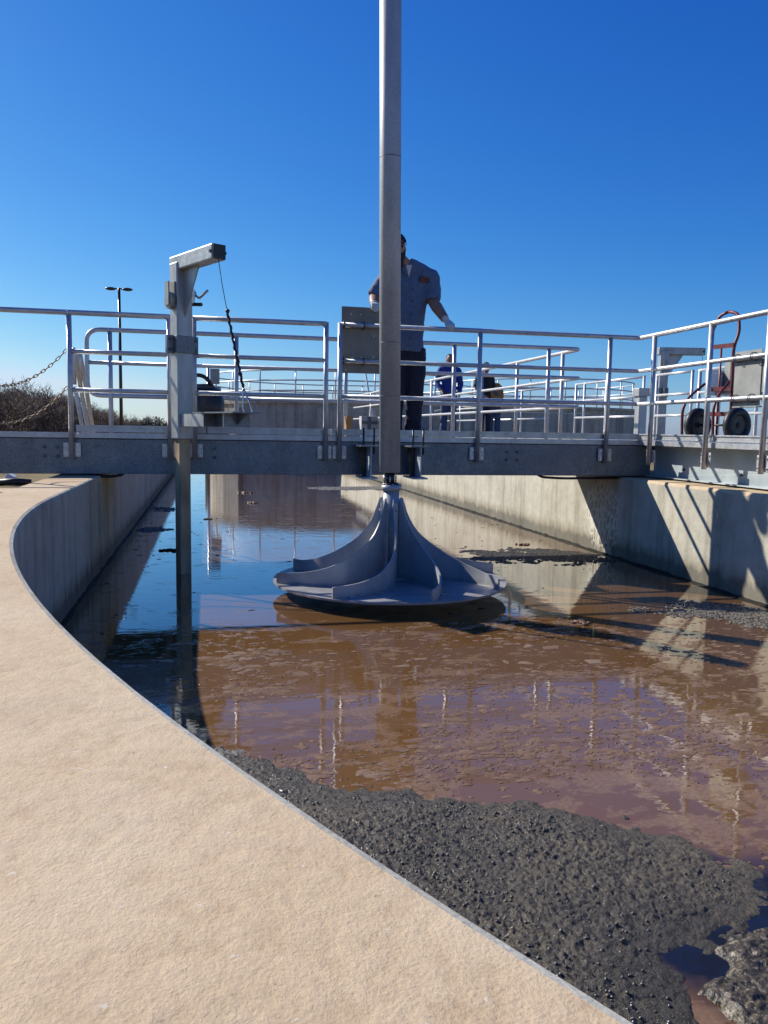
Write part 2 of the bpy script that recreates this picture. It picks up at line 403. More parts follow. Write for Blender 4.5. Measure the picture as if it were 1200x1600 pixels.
def path(rad_sign, r, far=60, dmax=150, step=1.2):
    """(point, outward normal) along a basin wall: straight from far, then round the end"""
    x = CX - r; out = []
    y = far
    while y > CY:
        out.append((V((x, y, 0)), V((-1, 0, 0)))); y -= .5 if y < 25 else 3
    a = 0
    while a < dmax:
        n = V((-math.cos(math.radians(a)), -math.sin(math.radians(a)), 0)); out.append((V((CX, CY, 0)) + n * r, n)); a += step
    return out
def sweep(mb, pts, prof, close=False, smooth=True):
    """prof: (offset along normal, z)"""
    n = len(prof); vs = []
    for p, nn in pts:
        for o, z in prof: q = p + nn * o; vs.append((q.x, q.y, z))
    fs = []
    for i in range(len(pts) - 1):
        for k in range(n - 1): fs.append((i * n + k, i * n + k + 1, (i + 1) * n + k + 1, (i + 1) * n + k))
    mb.add(vs, fs, False)
po = path(1, RO); pi_ = path(1, RI, dmax=178, step=2.5)
# outer wall: face part, chamfer and broad cap
w = thing('basin_wall', (XL - .2, 7, -.3), 'long curved concrete basin wall with a broad sandy top', 'wall')
m = MB(); sweep(m, po, [(0, -.5), (0, .3), (0, WT - .02)]); fo = m.build('inner_face', M['wall'], w)
m = MB(); sweep(m, po, [(0, WT - .02), (.006, WT - .006), (.02, WT)]); m.build('chamfer', M['wall'], w)
m = MB(); sweep(m, po, [(.02, WT), (.13, WT + .001), (.3, WT + .001), (.385, WT), (.40, WT - .015), (.40, -.35)]); m.build('cap', M['cap'], w)
m = MB(); arc = []
for k in range(700):
    a = math.radians(24 + k * .06); n = V((-math.cos(a), -math.sin(a), 0)); arc.append((V((CX, CY, 0)) + n * (RO + random.gauss(0, .0012)), n))
vs = []; fs = []
for q, n in arc:
    w_ = random.uniform(.0015, .0045); h_ = WT + random.uniform(-.002, .0006)
    for o_, z in ((.402 - w_ * 1.6, WT - .0035), (.402 - w_ * .6, h_), (.402 + w_ * .6, h_), (.402 + w_ * 1.5, WT - .0065)): r_ = q + n * o_; vs.append((r_.x, r_.y, z))
for k in range(len(arc) - 1):
    for e in range(3): fs.append((k * 4 + e, k * 4 + e + 1, k * 4 + e + 5, k * 4 + e + 4))
m.add(vs, fs, True); m.build('mortar_joint', M['mortar'], w)
# the shallow joint strip on the face of the outer wall
put(MB().box(-.01, .01, -.025, .025, .35, WT - .05).mesh('joint_strip'), 'joint_strip', w, (XL + .006, 7.5, 0)).data.materials.append(M['wall'])
w = thing('basin_wall', (XR + .2, 9, -.3), 'straight sunlit concrete basin wall under the side walkway with slanting shadows', 'wall')
m = MB(); sweep(m, pi_, [(0, -.5), (0, .3), (0, WT - .025)]); m.build('inner_face', M['wall'], w)
m = MB(); sweep(m, pi_, [(0, WT - .025), (-.025, WT), (-.45, WT), (-.45, -.35)]); m.build('cap', M['cap'], w)

m = MB()
arc = [q for q in path(1, RO, dmax=110) if q[0].y < 2.2]
sweep(m, arc, [(.403, -.35), (.403, WT - .006), (.8, WT - .006), (1.5, WT - .006), (1.5, -.35)]); tag(m.build('pavement', M['cap']), kind='structure')
m = MB(); vs = []; fs = []
pa = path(1, RO + .2, dmax=150, step=1.2); pb = path(1, RI - .2, dmax=150, step=1.2)
for (a, _), (b, _) in zip(pa, pb): vs += [(a.x, a.y, 0), (b.x, b.y, 0)]
for i in range(len(pa) - 1): fs.append((2 * i, 2 * i + 2, 2 * i + 3, 2 * i + 1))
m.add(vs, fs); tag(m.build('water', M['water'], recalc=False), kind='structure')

def scum_ring(pts, sign, label, w0):
    """a ragged shelf of dried scum at the waterline"""
    dense = []
    for (a, na), (b, nb) in zip(pts[:-1], pts[1:]):
        L = (b - a).length; k = max(1, int(L / .025))
        for j in range(k): t = j / k; dense.append((a.lerp(b, t), na.lerp(nb, t)))
    n = len(dense); m = MB(); vs = []; fs = []; pr = 7
    s = np.arange(n) * .025
    wv = w0 * (.45 + 1.1 * fbm(s * 3, s * 0 + 3, 4)); hv = .006 + .022 * fbm(s * 9, s * 0 + 9, 4)
    jit = RNG.random((n, pr))
    for i, (p, nn) in enumerate(dense):
        for k in range(pr):
            t = k / (pr - 1); o = -sign * (wv[i] * t) + sign * .004; z = hv[i] * (1 - t ** 2) * (.6 + .7 * jit[i, k]) - .002 * t
            if k == 0: z = hv[i] * 1.3
            q = p + nn * o; vs.append((q.x, q.y, z))
    for i in range(n - 1):
        for k in range(pr - 1): fs.append((i * pr + k, i * pr + k + 1, (i + 1) * pr + k + 1, (i + 1) * pr + k))
    m.add(vs, fs, True); o = m.build('scum_line', M['scum']); tag(o, label, 'scum', kind='stuff')
scum_ring([q for q in po if 1.5 < q[0].y < 24 and q[0].x < 1.2], 1, 'crusty dark scum line along the curved shaded wall', .04)
scum_ring([q for q in pi_ if 2 < q[0].y < 24 and q[0].x < 6], -1, 'crusty dark scum line along the sunlit straight wall', .07)

# ------------------------------------------------------------------ floating sludge
def inside(px, py, poly):
    r = np.zeros(px.shape, bool); n = len(poly)
    for i in range(n):
        x0, y0 = poly[i]; x1, y1 = poly[(i + 1) % n]
        c = ((y0 > py) != (y1 > py)) & (px < (x1 - x0) * (py - y0) / ((y1 - y0) or 1e-9) + x0); r ^= c
    return r
def polydist(px, py, poly):
    d = np.full(px.shape, 1e9); n = len(poly)
    for i in range(n):
        x0, y0 = poly[i]; x1, y1 = poly[(i + 1) % n]; dx, dy = x1 - x0, y1 - y0
        t = np.clip(((px - x0) * dx + (py - y0) * dy) / (dx * dx + dy * dy + 1e-12), 0, 1)
        d = np.minimum(d, np.hypot(px - x0 - t * dx, py - y0 - t * dy))
    return np.where(inside(px, py, poly), d, -d)
def worley(x, y, seed=0):
    xi = np.floor(x).astype(int); yi = np.floor(y).astype(int); best = np.full(x.shape, 9.)
    for a in (-1, 0, 1):
        for b in (-1, 0, 1):
            i = xi + a; j = yi + b
            qx = i + _perm[(i + seed) % 256, j % 256]; qy = j + _perm[j % 256, (i + 91 + seed) % 256]
            best = np.minimum(best, np.hypot(x - qx, y - qy))
    return best
SURF = {}
def mat_field(name, poly, res, hmax, lump, mat, label, edge=.12, ragged=.1, cat='sludge'):
    xs = [p[0] for p in poly]; ys = [p[1] for p in poly]
    X, Y = np.meshgrid(np.arange(min(xs), max(xs) + res, res), np.arange(min(ys), max(ys) + res, res))
    d = polydist(X, Y, poly) + ragged * (fbm(X * 7, Y * 7, 5) - .5) * 2
    k = np.clip(d / edge, -1, 1); base = np.clip(k, 0, 1) ** .5
    l1 = np.clip(1 - worley(X / lump, Y / lump) * 1.25, 0, 1); l2 = np.clip(1 - worley(X / lump * 2.3, Y / lump * 2.3, 40) * 1.25, 0, 1)
    rg = 1 - np.abs(2 * fbm(X * 34, Y * 34 + 3, 4) - 1); amp = .35 + 1.1 * fbm(X * 2.2 + 8, Y * 2.2, 3)
    h = hmax * base * (.25 + .55 * fbm(X * 4, Y * 4, 3) + amp * (.30 * l1 * (.2 + fbm(X * 9 + 4, Y * 9, 2)) + .22 * l2 + .55 * (fbm(X * 45, Y * 45, 4) - .35) + .35 * (rg - .6))) - .004 * (1 - base)
    SURF[name] = (X, Y, h, base)
    keep = (d > -.02); idx = -np.ones(X.shape, int); idx[keep] = np.arange(keep.sum())
    q = (idx[:-1, :-1] >= 0) & (idx[1:, :-1] >= 0) & (idx[:-1, 1:] >= 0) & (idx[1:, 1:] >= 0)
    A = np.stack([idx[:-1, :-1][q], idx[:-1, 1:][q], idx[1:, 1:][q], idx[1:, :-1][q]], 1)
    me = bpy.data.meshes.new(name); me.from_pydata(np.stack([X[keep], Y[keep], h[keep]], 1).tolist(), [], A.tolist())
    me.polygons.foreach_set('use_smooth', [True] * len(A)); me.materials.append(mat)
    o = bpy.data.objects.new(name, me); COL.objects.link(o); return tag(o, label, cat, kind='stuff')
mat_field('sludge_bank', [(-.45, 3.25), (-.05, 3.30), (.3, 2.98), (.63, 2.72), (1.07, 2.58), (1.43, 2.36), (1.64, 2.12), (1.70, 1.96), (1.52, 1.86), (1.29, 1.74), (1.12, 1.58), (1.08, 1.2), (1.0, .5), (.6, .4), (.2, 1.0), (-.3, 2.0), (-.6, 2.7)],
          .0046, .030, .019, M['sludge'], 'lumpy wet grey sludge bank floating along the curved wall', edge=.22, ragged=.16)
# tiny glossy beads added over the sludge to catch sun glints
X_, Y_, h_, b_ = SURF['sludge_bank']; sel = np.argwhere(b_ > .5); bead = MB()
clump = fbm(X_ * 3.1 + 2, Y_ * 3.1, 3)
for q in sel[RNG.permutation(len(sel))[:9000]]:
    if RNG.random() > (clump[tuple(q)] - .3) * 2.6 or len(bead.f) > 2600 * 24: continue
    r = float(RNG.choice((.0015, .002, .003, .0045))); bead.ball((float(X_[tuple(q)]), float(Y_[tuple(q)]), float(h_[tuple(q)]) + r * .3), r * 1.2, r, r * .9, 6, 4)
def bead_mat():
    t = NT('glint_beads'); return t.set(color=t.ramp(t.noise(70, 3), [(.35, (.035, .032, .027)), (.65, (.13, .12, .10))]), rough=.22, spec=.9)
tag(bead.build('sludge_glint_beads', bead_mat(), recalc=False), 'tiny glossy beads added for sun glints on the grey sludge bank', 'bubbles', kind='stuff')

# thin flakes of dried scum
def flakes(name, n, region, size, mat, label, zt=.0018, aspect=2.2):
    m = MB(); placed = 0; tries = 0
    while placed < n and tries < n * 40:
        tries += 1
        x, y, ok = region()
        if not ok: continue
        s = size(x, y); k = random.randint(7, 10); a0 = random.random() * 6.28; vs = [(x, y, zt * 1.6)]
        ax = random.uniform(1.0, aspect); rot = random.uniform(-.5, .5); ca, sa = math.cos(rot), math.sin(rot)
        for j in range(k):
            a = a0 + 6.283 * j / k; r = s * random.uniform(.55, 1.15); dx, dy = r * math.cos(a) * ax, r * math.sin(a)
            vs.append((x + dx * ca - dy * sa, y + dx * sa + dy * ca, random.uniform(-.001, zt)))
        m.add(vs, [(0, j + 1, (j + 1) % k + 1) for j in range(k)], False); placed += 1
    o = m.build(name, mat, recalc=False); return tag(o, label, 'scum', kind='stuff')
def in_water(x, y):
    if y > CY: return XL + .05 < x < XR - .05
    r = math.hypot(x - CX, y - CY); return RI + .05 < r < RO - .05
FP = np.random.RandomState(3)
def reg_near():
    y = 2.0 + (random.random() ** 1.15) * 3.2; x = random.uniform(-.9, 4.2)
    den = float(fbm(np.array([x * 1.3]), np.array([y * 1.7]), 3)[0]); den2 = max(0, (den - .25) * 3.0)
    dark = x < 0.05
    return x, y, in_water(x, y) and random.random() < (den2 * (.3 if dark else .4 if x > 2.6 else 1)) and not (x < 1.5 and y < 2.5)
flakes('scum_flakes', 5200, reg_near, lambda x, y: random.choice((.004, .005, .006, .008, .011, .015, .024)) * random.uniform(.6, 1.3), M['flake'], 'thin brown scum flakes scattered over the near water')
def reg_big():
    y = random.uniform(2.3, 4.9); x = random.uniform(.1, 4.0)
    den = float(fbm(np.array([x * .8 + 9]), np.array([y * 1.1]), 3)[0])
    return x, y, in_water(x, y) and den > .47 and not (x < 1.6 and y < 2.7)
flakes('scum_film', 60, reg_big, lambda x, y: random.uniform(.025, .05), M['flake'], 'broad brown films of scum on the near water', .0015, 1.9)
def reg_mid():
    x = random.uniform(-.9, 4.2); y = random.uniform(5.2, 12); return x, y, in_water(x, y) and random.random() < .5
flakes('scum_specks', 130, reg_mid, lambda x, y: random.uniform(.006, .022), M['scum'], 'dark specks drifting under and beyond the bridge', .003)
def raft(poly, n, size, mat, label, rag=.25, zt=.005):
    xs = [q[0] for q in poly]; ys = [q[1] for q in poly]; cand = []
    X = RNG.uniform(min(xs) - rag, max(xs) + rag, n * 12); Y = RNG.uniform(min(ys) - rag, max(ys) + rag, n * 12)
    d = polydist(X, Y, poly) + rag * (fbm(X * 3.5, Y * 6, 4) - .47) * 3
    ok = RNG.random(n * 12) < np.clip(d / .16 + .15, 0, 1); it = iter(list(zip(X[ok], Y[ok])))
    def reg():
        try: x, y = next(it)
        except StopIteration: return 0, 0, False
        return float(x), float(y), in_water(x, y)
    flakes('scum_raft', n, reg, size, mat, label, zt, 1.6)
gs = lambda x, y: random.uniform(.008, .03)
raft([(2.6, 7.95), (2.95, 8.45), (3.4, 8.5), (3.8, 8.3), (4.15, 8.0), (4.1, 7.6), (3.7, 7.45), (3.2, 7.6), (2.8, 7.75)], 2300, gs, M['raft'], 'dark scum raft floating between the impeller and the sunlit wall')
raft([(3.3, 5.35), (3.6, 5.5), (4.0, 5.35), (4.2, 5.0), (4.2, 4.4), (3.75, 4.55), (3.55, 4.95)], 1500, lambda x, y: random.uniform(.006, .02), M['raft_pale'], 'grainy grey scum raft against the foot of the sunlit wall')
raft([(2.0, 17.4), (2.6, 18.1), (4.2, 18.3), (4.25, 17.4), (3.2, 17.1)], 700, lambda x, y: random.uniform(.02, .08), M['raft_pale'], 'pale grey strip of scum drifting beyond the bridge', .15)
raft([(-.9, 10.3), (-.6, 10.2), (-.35, 10.6), (-.6, 10.9), (-.9, 10.8)], 160, gs, M['raft'], 'small dark scum patch by the shaded wall, closer to the bridge', .1)
raft([(-.9, 12.8), (-.6, 12.7), (-.4, 13.2), (-.7, 13.6), (-.9, 13.4)], 160, gs, M['raft'], 'small dark scum patch by the shaded wall, farther past the bridge', .1)
raft([(-.35, 3.2), (.05, 3.25), (.1, 3.05), (-.2, 2.95)], 260, gs, M['raft_pale'], 'pale scum patch in the shade at the tip of the sludge bank', .12)
# pale-topped foam lumps by the sludge
def foam_mat():
    t = NT('foam_lumps'); c = t.ramp(t.noise(55, 5, rough=.7), [(.45, (.035, .03, .022)), (.57, (.10, .08, .05)), (.68, (.40, .35, .27))])
    return t.set(color=c, rough=.35, normal=t.bump(t.noise(90, 4), .8, .008))
M['foam'] = foam_mat()
mat_field('foam_lumps', [(1.13, 1.56), (1.27, 1.67), (1.40, 1.73), (1.56, 1.70), (1.66, 1.5), (1.5, 1.2), (1.2, 1.2), (1.12, 1.4)], .0045, .032, .040, M['foam'], 'pale crusted foam lumps at the end of the sludge bank', edge=.05, ragged=.13, cat='foam')
# single clumps of leaves and debris
for (x, y, s, lab) in ((-.417, 8.75, .09, 'dark clump of debris floating just left of the hoist tube'), (.69, 16.4, .14, 'brown leaf clump adrift far beyond the bridge'), (.75, 14.2, .1, 'small leaf clump drifting beyond the bridge toward the tank'), (-.02, 11.7, .06, 'small dark clump on the open water beyond the hoist tube'), (3.65, 8.75, .08, 'small reddish leaf clump near the sunlit wall'), (2.55, 5.05, .07, 'pale scrap floating at the end of the wall reflection')):
    m = MB()
    for k in range(14):
        rot = Matrix.Rotation(random.uniform(0, 3), 3, 'Z') @ Matrix.Rotation(random.uniform(-.5, .5), 3, 'X')
        m.ball((x + random.gauss(0, s * .5), y + random.gauss(0, s * .4), .006), s * random.uniform(.2, .45), s * random.uniform(.12, .3), s * .14, 7, 4, rot)
    single(m, 'debris_clump', M['scum'] if 'dark' in lab else M['flake'], (x, y, 0), lab, 'debris')
# ------------------------------------------------------------------ footbridge and side walkway
YF, YR, DK = 7.66, 8.80, 1.25                # web faces of the two beams, top of the deck
ZR = (2.32, 1.98, 1.64)
bolt_mb = MB(); bolt_mb.tube([(0, 0, 0), (0, -.012, 0)], .016, 6).tube([(0, -.012, 0), (0, -.02, 0)], .009, 8)
BOLT = bolt_mb.mesh('bolt'); BOLT.materials.append(M['bolt'])
sb = MB(); sb.tube([(0, 0, 0), (0, -.008, 0)], .011, 6); SBOLT = sb.mesh('bolt'); SBOLT.materials.append(M['steel'])

b = thing('footbridge', (1.7, 8.2, WT), 'galvanised steel footbridge crossing the basin above the impeller', 'footbridge')
def cbeam(y, s, x0, x1):
    m = MB(); m.box(x0, x1, *sorted((y, y + s * .012)), .885, 1.205)
    m.box(x0, x1, *sorted((y + s * .012, y + s * .10)), .885, .905); m.box(x0, x1, *sorted((y + s * .012, y + s * .10)), 1.185, 1.205)
    return m.build('beam', M['galv'], b, .004)
bf = cbeam(YF, 1, -4.2, 4.60); cbeam(YR, -1, -4.2, 4.60)
for cx in (-1.39, -.0, 3.03, -3.0):
    for dx in (-.055, .055):
        for dz in (1.045, 1.125): put(BOLT, 'bolt', bf, (cx + dx, YF, dz))
me = MB().box(0, .06, YF + .105, YR - .105, .93, 1.18).mesh('cross_member'); me.materials.append(M['galv'])
for k in range(12): put(me, 'cross_member', b, (-4.2 + k * .75, 0, 0))
# deck planks of extruded aluminium, running across
me = MB().box(0, .296, YF + .02, YR - .02, 1.212, DK).mesh('deck_plank'); me.materials.append(M['alu_deck'])
for k in range(30): put(me, 'deck_plank', b, (-4.2 + k * .3, 0, 0))
def fascia(x0, x1, y, s, name, z0, z1, lip=0):
    m = MB(); m.box(x0, x1, *sorted((y, y + s * .012)), z0, z1)
    if lip:
        m.box(x0, x1, *sorted((y - s * .012, y)), z1 - .012, z1 - .001); m.box(x0, x1, *sorted((y - s * .005, y)), z0 + .004, z0 + .012)
        m.box(x0, x1, *sorted((y - s * .004, y)), (z0 + z1) / 2 - .003, (z0 + z1) / 2 + .003)
    m.build(name, M['alu_deck'], b)
for x0, x1 in ((-4.2, -2.12), (-2.116, -1.16), (-1.15, .02), (.024, 1.62), (1.624, 3.0), (3.004, 4.44)): fascia(x0, x1, 7.646, 1, 'deck_edge', 1.213, 1.262)
for x0, x1 in ((-1.17, -.02), (-.01, 1.12), (1.16, 2.62), (2.625, 4.44)): fascia(x0, x1, 7.652, 1, 'toe_plate', 1.268, 1.33, 1)
for x0, x1 in ((-1.17, .3), (.305, 2.0), (2.01, 4.44)): fascia(x0, x1, YR + .006, -1, 'toe_plate', 1.268, 1.33, 1)
# conduits slung under the front beam
for pts, lab in (([(3.28, 7.73, .95), (3.36, 7.70, .868), (3.6, 7.68, .855), (4.24, 7.68, .862)], 0), ([(-.72, 7.73, .95), (-.78, 7.72, .872), (-.9, 7.71, .855), (-1.15, 7.71, .878)], 1)):
    MB().tube(smooth_path(pts, .1), .013, 8).build('conduit', M['blackpaint'], b)

p = thing('side_walkway', (6, 12, WT), 'wide aluminium walkway running along the sunlit inner wall', 'walkway')
def ybeam(x, s, y0, y1, mat):
    m = MB(); m.box(*sorted((x, x + s * .012)), y0, y1, .895, 1.205)
    m.box(*sorted((x - s * .10, x)), y0, y1, .885, .895); m.box(*sorted((x - s * .09, x + s * .08)), y0, y1, 1.195, 1.2115)
    return m.build('beam', mat, p, .003)
rb = ybeam(4.64, 1, 2.4, 7.655, M['galv_sunlit']); ybeam(4.64, 1, 8.81, 24, M['galv_sunlit']); ybeam(7.38, -1, 2.4, 24, M['galv'])
for yy in (5.05, 6.22, 7.1): put(BOLT, 'bolt', rb, (4.64, yy, .98), (0, 0, -math.pi / 2))
me = MB().box(4.455, 7.48, 0, .296, 1.213, DK).mesh('deck_plank'); me.materials.append(M['alu_deck'])
for k in range(72): put(me, 'deck_plank', p, (0, 2.4 + k * .3, 0))
for y0, y1 in ((2.4, 5.0), (5.005, 7.648), (8.83, 14), (14.01, 24)):
    m = MB(); m.box(4.440, 4.452, y0, y1, 1.213, 1.262); m.build('deck_edge', M['alu_deck'], p)
for y0, y1 in ((2.4, 5.62), (5.66, 6.40), (6.43, 7.33), (7.36, 7.648), (8.83, 24)):
    m = MB(); m.box(4.446, 4.458, y0, y1, 1.268, 1.33); m.box(4.434, 4.446, y0, y1, 1.318, 1.329); m.box(4.440, 4.446, y0, y1, 1.27, 1.279); m.build('toe_plate', M['alu_deck'], p)

# ------------------------------------------------------------------ guardrails
RR = .024
def post_bracket(root, x, y, d, z0=1.045, z1=1.165):
    """clamp plates either side of a post foot; d is the unit vector from the post to the beam"""
    d = V(d); t = V((-d.y, d.x, 0)); mm = Matrix(((t.x, d.x, 0, x), (t.y, d.y, 0, y), (0, 0, 1, 0), (0, 0, 0, 1)))
    m = MB(); m.box(-.075, -.027, .012, .024, z0, z1, mm); m.box(.027, .075, .012, .024, z0, z1, mm); m.box(-.03, .03, .02, .028, z0, z1, mm)
    br = m.build('bracket', M['alu'], root, .002)
    a = math.atan2(d.x, d.y)
    for sx in (-.052, .052):
        for z in (z0 + .025, z1 - .025):
            q = mm @ V((sx, .012, z)); put(SBOLT, 'bolt', br, q, (0, 0, -a))
def post(root, x, y, z0, z1=2.335, r=.0235):
    MB().tube([(x, y, z0), (x, y, z1)], r, 12).build('post', M['alu'], root)
def rail(root, pts, r=RR, rad=.07):
    MB().tube(smooth_path(pts, rad), r, 12).build('rail', M['alu'], root)
def railing(label, base, top, mids, posts, brackets=None, z0=1.02, group=None):
    root = thing('guardrail', base, label, 'guardrail', group)
    for pts in top: rail(root, pts)
    for pts in mids: rail(root, pts, .021)
    for (x, y) in posts:
        post(root, x, y, z0)
        if brackets: post_bracket(root, x, y, brackets(x, y), z0 + .02, z0 + .15)
    return root
YP = 7.62
fr = lambda x, y: (0, 1, 0)
r1 = railing('bridge guardrail running past the chain opening to the hoist mast', (-1.2, YP, 1.02), [[(-3.6, YP, ZR[0]), (-.34, YP, ZR[0])]],
        [[(-1.205, YP, z), (-.34, YP, z)] for z in ZR[1:]], [(-1.205, YP), (-.345, YP), (-2.38, YP), (-3.55, YP)], fr)
r2 = railing('short bridge guardrail panel between hoist mast and gate gap', (.5, YP, 1.02), [[(-.13, YP, ZR[0]), (1.10, YP, ZR[0])]],
        [[(-.13, YP, z), (1.10, YP, z)] for z in ZR[1:]], [(-.125, YP), (1.10, YP)], fr)
XP = 4.39
r3 = railing('guardrail in front of the standing man that turns along the side walkway', (2.6, YP, 1.02),
        [[(1.235, YP, ZR[0]), (XP, YP, ZR[0]), (XP, 2.6, ZR[0])]], [[(1.235, YP, z), (XP, YP, z), (XP, 2.6, z)] for z in ZR[1:]],
        [(1.235, YP), (2.64, YP), (4.05, YP), (XP, 7.345), (XP, 6.415), (XP, 5.65), (XP, 4.85), (XP, 4.0), (XP, 3.2)], lambda x, y: (0, 1, 0) if y > 7.5 else (1, 0, 0))
YB = 8.85
root = thing('guardrail', (1.5, YB, DK), 'guardrail on the far edge of the bridge that turns off along the walkway behind', 'guardrail')
loop = [(.3, YB, ZR[2]), (-1.23, YB, ZR[2]), (-1.23, YB, ZR[0]), (4.33, YB, ZR[0]), (4.33, 24, ZR[0])]
rail(root, loop, RR, .14); rail(root, [(-1.23, YB, ZR[1]), (4.33, YB, ZR[1]), (4.33, 24, ZR[1])], .021); rail(root, [(.3, YB, ZR[2]), (4.33, YB, ZR[2]), (4.33, 24, ZR[2])], .021)
for x in (-1.0, .30, 1.50, 2.76, 3.92): post(root, x, YB, 1.0)
for y in (9.35, 10.85, 12.35, 13.85, 15.35, 16.85, 18.35, 19.85, 21.4): post(root, 4.33, y, 1.0)
for lab, y0, y1, ps in (('walkway guardrail at the far edge behind the red hand truck', 4.0, 11.07, (11.05, 9.7, 8.3, 6.9, 5.5, 4.1)), ('short far-edge guardrail panel beside the second hoist', 11.22, 12.27, (11.24, 12.25)),
                        ('far-edge walkway guardrail beyond the square pedestal', 12.64, 15.3, (12.66, 14.0, 14.9, 15.28)), ('far-edge walkway guardrail behind the group of workers', 16.6, 25, (16.62, 18.2, 19.8, 21.4, 23, 24.9))):
    root = thing('guardrail', (7.4, (y0 + y1) / 2, DK), lab, 'guardrail')
    for z in ZR: rail(root, [(7.4, y0, z), (7.4, y1, z)], .022)
    for y in ps: post(root, 7.4, y, 1.0)

# chains across the opening
def chain(z0, sag, label):
    m = MB(); a = V((-1.225, YP, z0)); c = V((-2.36, YP, z0)); N = 36
    prev = None
    for i in range(N):
        t = (i + .5) / N; p = a.lerp(c, t); p.z -= sag * 4 * t * (1 - t)
        t2 = (i + .6) / N; q = a.lerp(c, t2); q.z -= sag * 4 * t2 * (1 - t2); d = (q - p).normalized()
        side = V((0, 1, 0)) if i % 2 else d.cross(V((0, 1, 0))).normalized()
        pts = [p + d * (.026 * math.cos(u)) + side * (.011 * math.sin(u)) for u in [6.283 * j / 10 for j in range(10)]]
        m.tube(pts, .0042, 5, closed=True)
    return single(m, 'chain', M['rust'], (-1.225, YP, z0 - sag), label, 'chain')
chain(2.0, .34, 'upper rusty link chain hung across the bridge opening')
chain(1.67, .34, 'lower rusty link chain hung across the bridge opening')
# stair handrails going down from the left end
root = thing('stair_rail', (-1.35, 9.2, -.3), 'sloping aluminium stair handrails behind the chained opening', 'handrail')
for x, y in ((-1.375, 8.95), (-1.375, 9.35)):
    MB().tube(smooth_path([(x, y, 1.75), (x, y, 2.15), (x, y + 1.0, 1.2), (x, y + 2.0, .2)], .08), .024, 10).build('rail', M['alu'], root)
    MB().tube([(x, y + .05, 1.72), (x, y + 1.6, .2)], .021, 10).build('rail', M['alu'], root)
MB().bar((-1.42, 9.05, 1.1), (-1.42, 10.45, -.28), .06, .2).build('stringer', M['galv'], root)

# ------------------------------------------------------------------ impeller and shaft
IC = V((1.455, 6.3, 0)); ZP = .105; IR = .955
imp = thing('impeller', (IC.x, IC.y, ZP), 'large grey bladed aerator impeller hanging just above the water', 'impeller')
m = MB()
n = 72; vs = []; 
for z in (ZP - .008, ZP + .008):
    for k in range(n): a = 6.2832 * k / n; vs.append((IC.x + IR * math.cos(a), IC.y + IR * math.sin(a), z))
m.add(vs, [tuple(range(n))[::-1], tuple(range(n, 2 * n))] + [(k, (k + 1) % n, (k + 1) % n + n, k + n) for k in range(n)])
m.build('base_disc', M['paint'], imp)
hub = MB(); hub.tube([(IC.x, IC.y, ZP + .008), (IC.x, IC.y, .84)], .066, 28); hub.tube([(IC.x, IC.y, .84), (IC.x, IC.y, .885)], .082, 28)
hub.tube([(IC.x, IC.y, ZP + .008), (IC.x, IC.y, ZP + .03)], .17, 32)
hubo = hub.build('hub', M['paint'], imp)
for k in range(8):
    a = 6.2832 * k / 8; put(SBOLT, 'bolt', hubo, (IC.x + .068 * math.cos(a), IC.y + .068 * math.sin(a), .886), (-math.pi / 2, 0, 0))
rs = [.07, .085, .1, .115, .135, .16, .19, .23, .27, .32, .37, .43, .49, .55, .61, .67, .73, .79, .85, .90, .94]
ZR_ = ([.07, .1, .13, .17, .22, .28, .35, .42, .5, .6, .7, .8, .95], [.79, .775, .675, .585, .51, .45, .395, .35, .305, .26, .23, .21, .195])
def zt(r): return float(np.interp(r, *ZR_))
def blade_xy(r, tip):
    t = (r - .07) / .87; a = math.radians(tip + 40 * (1 - t ** 1.35)); return a
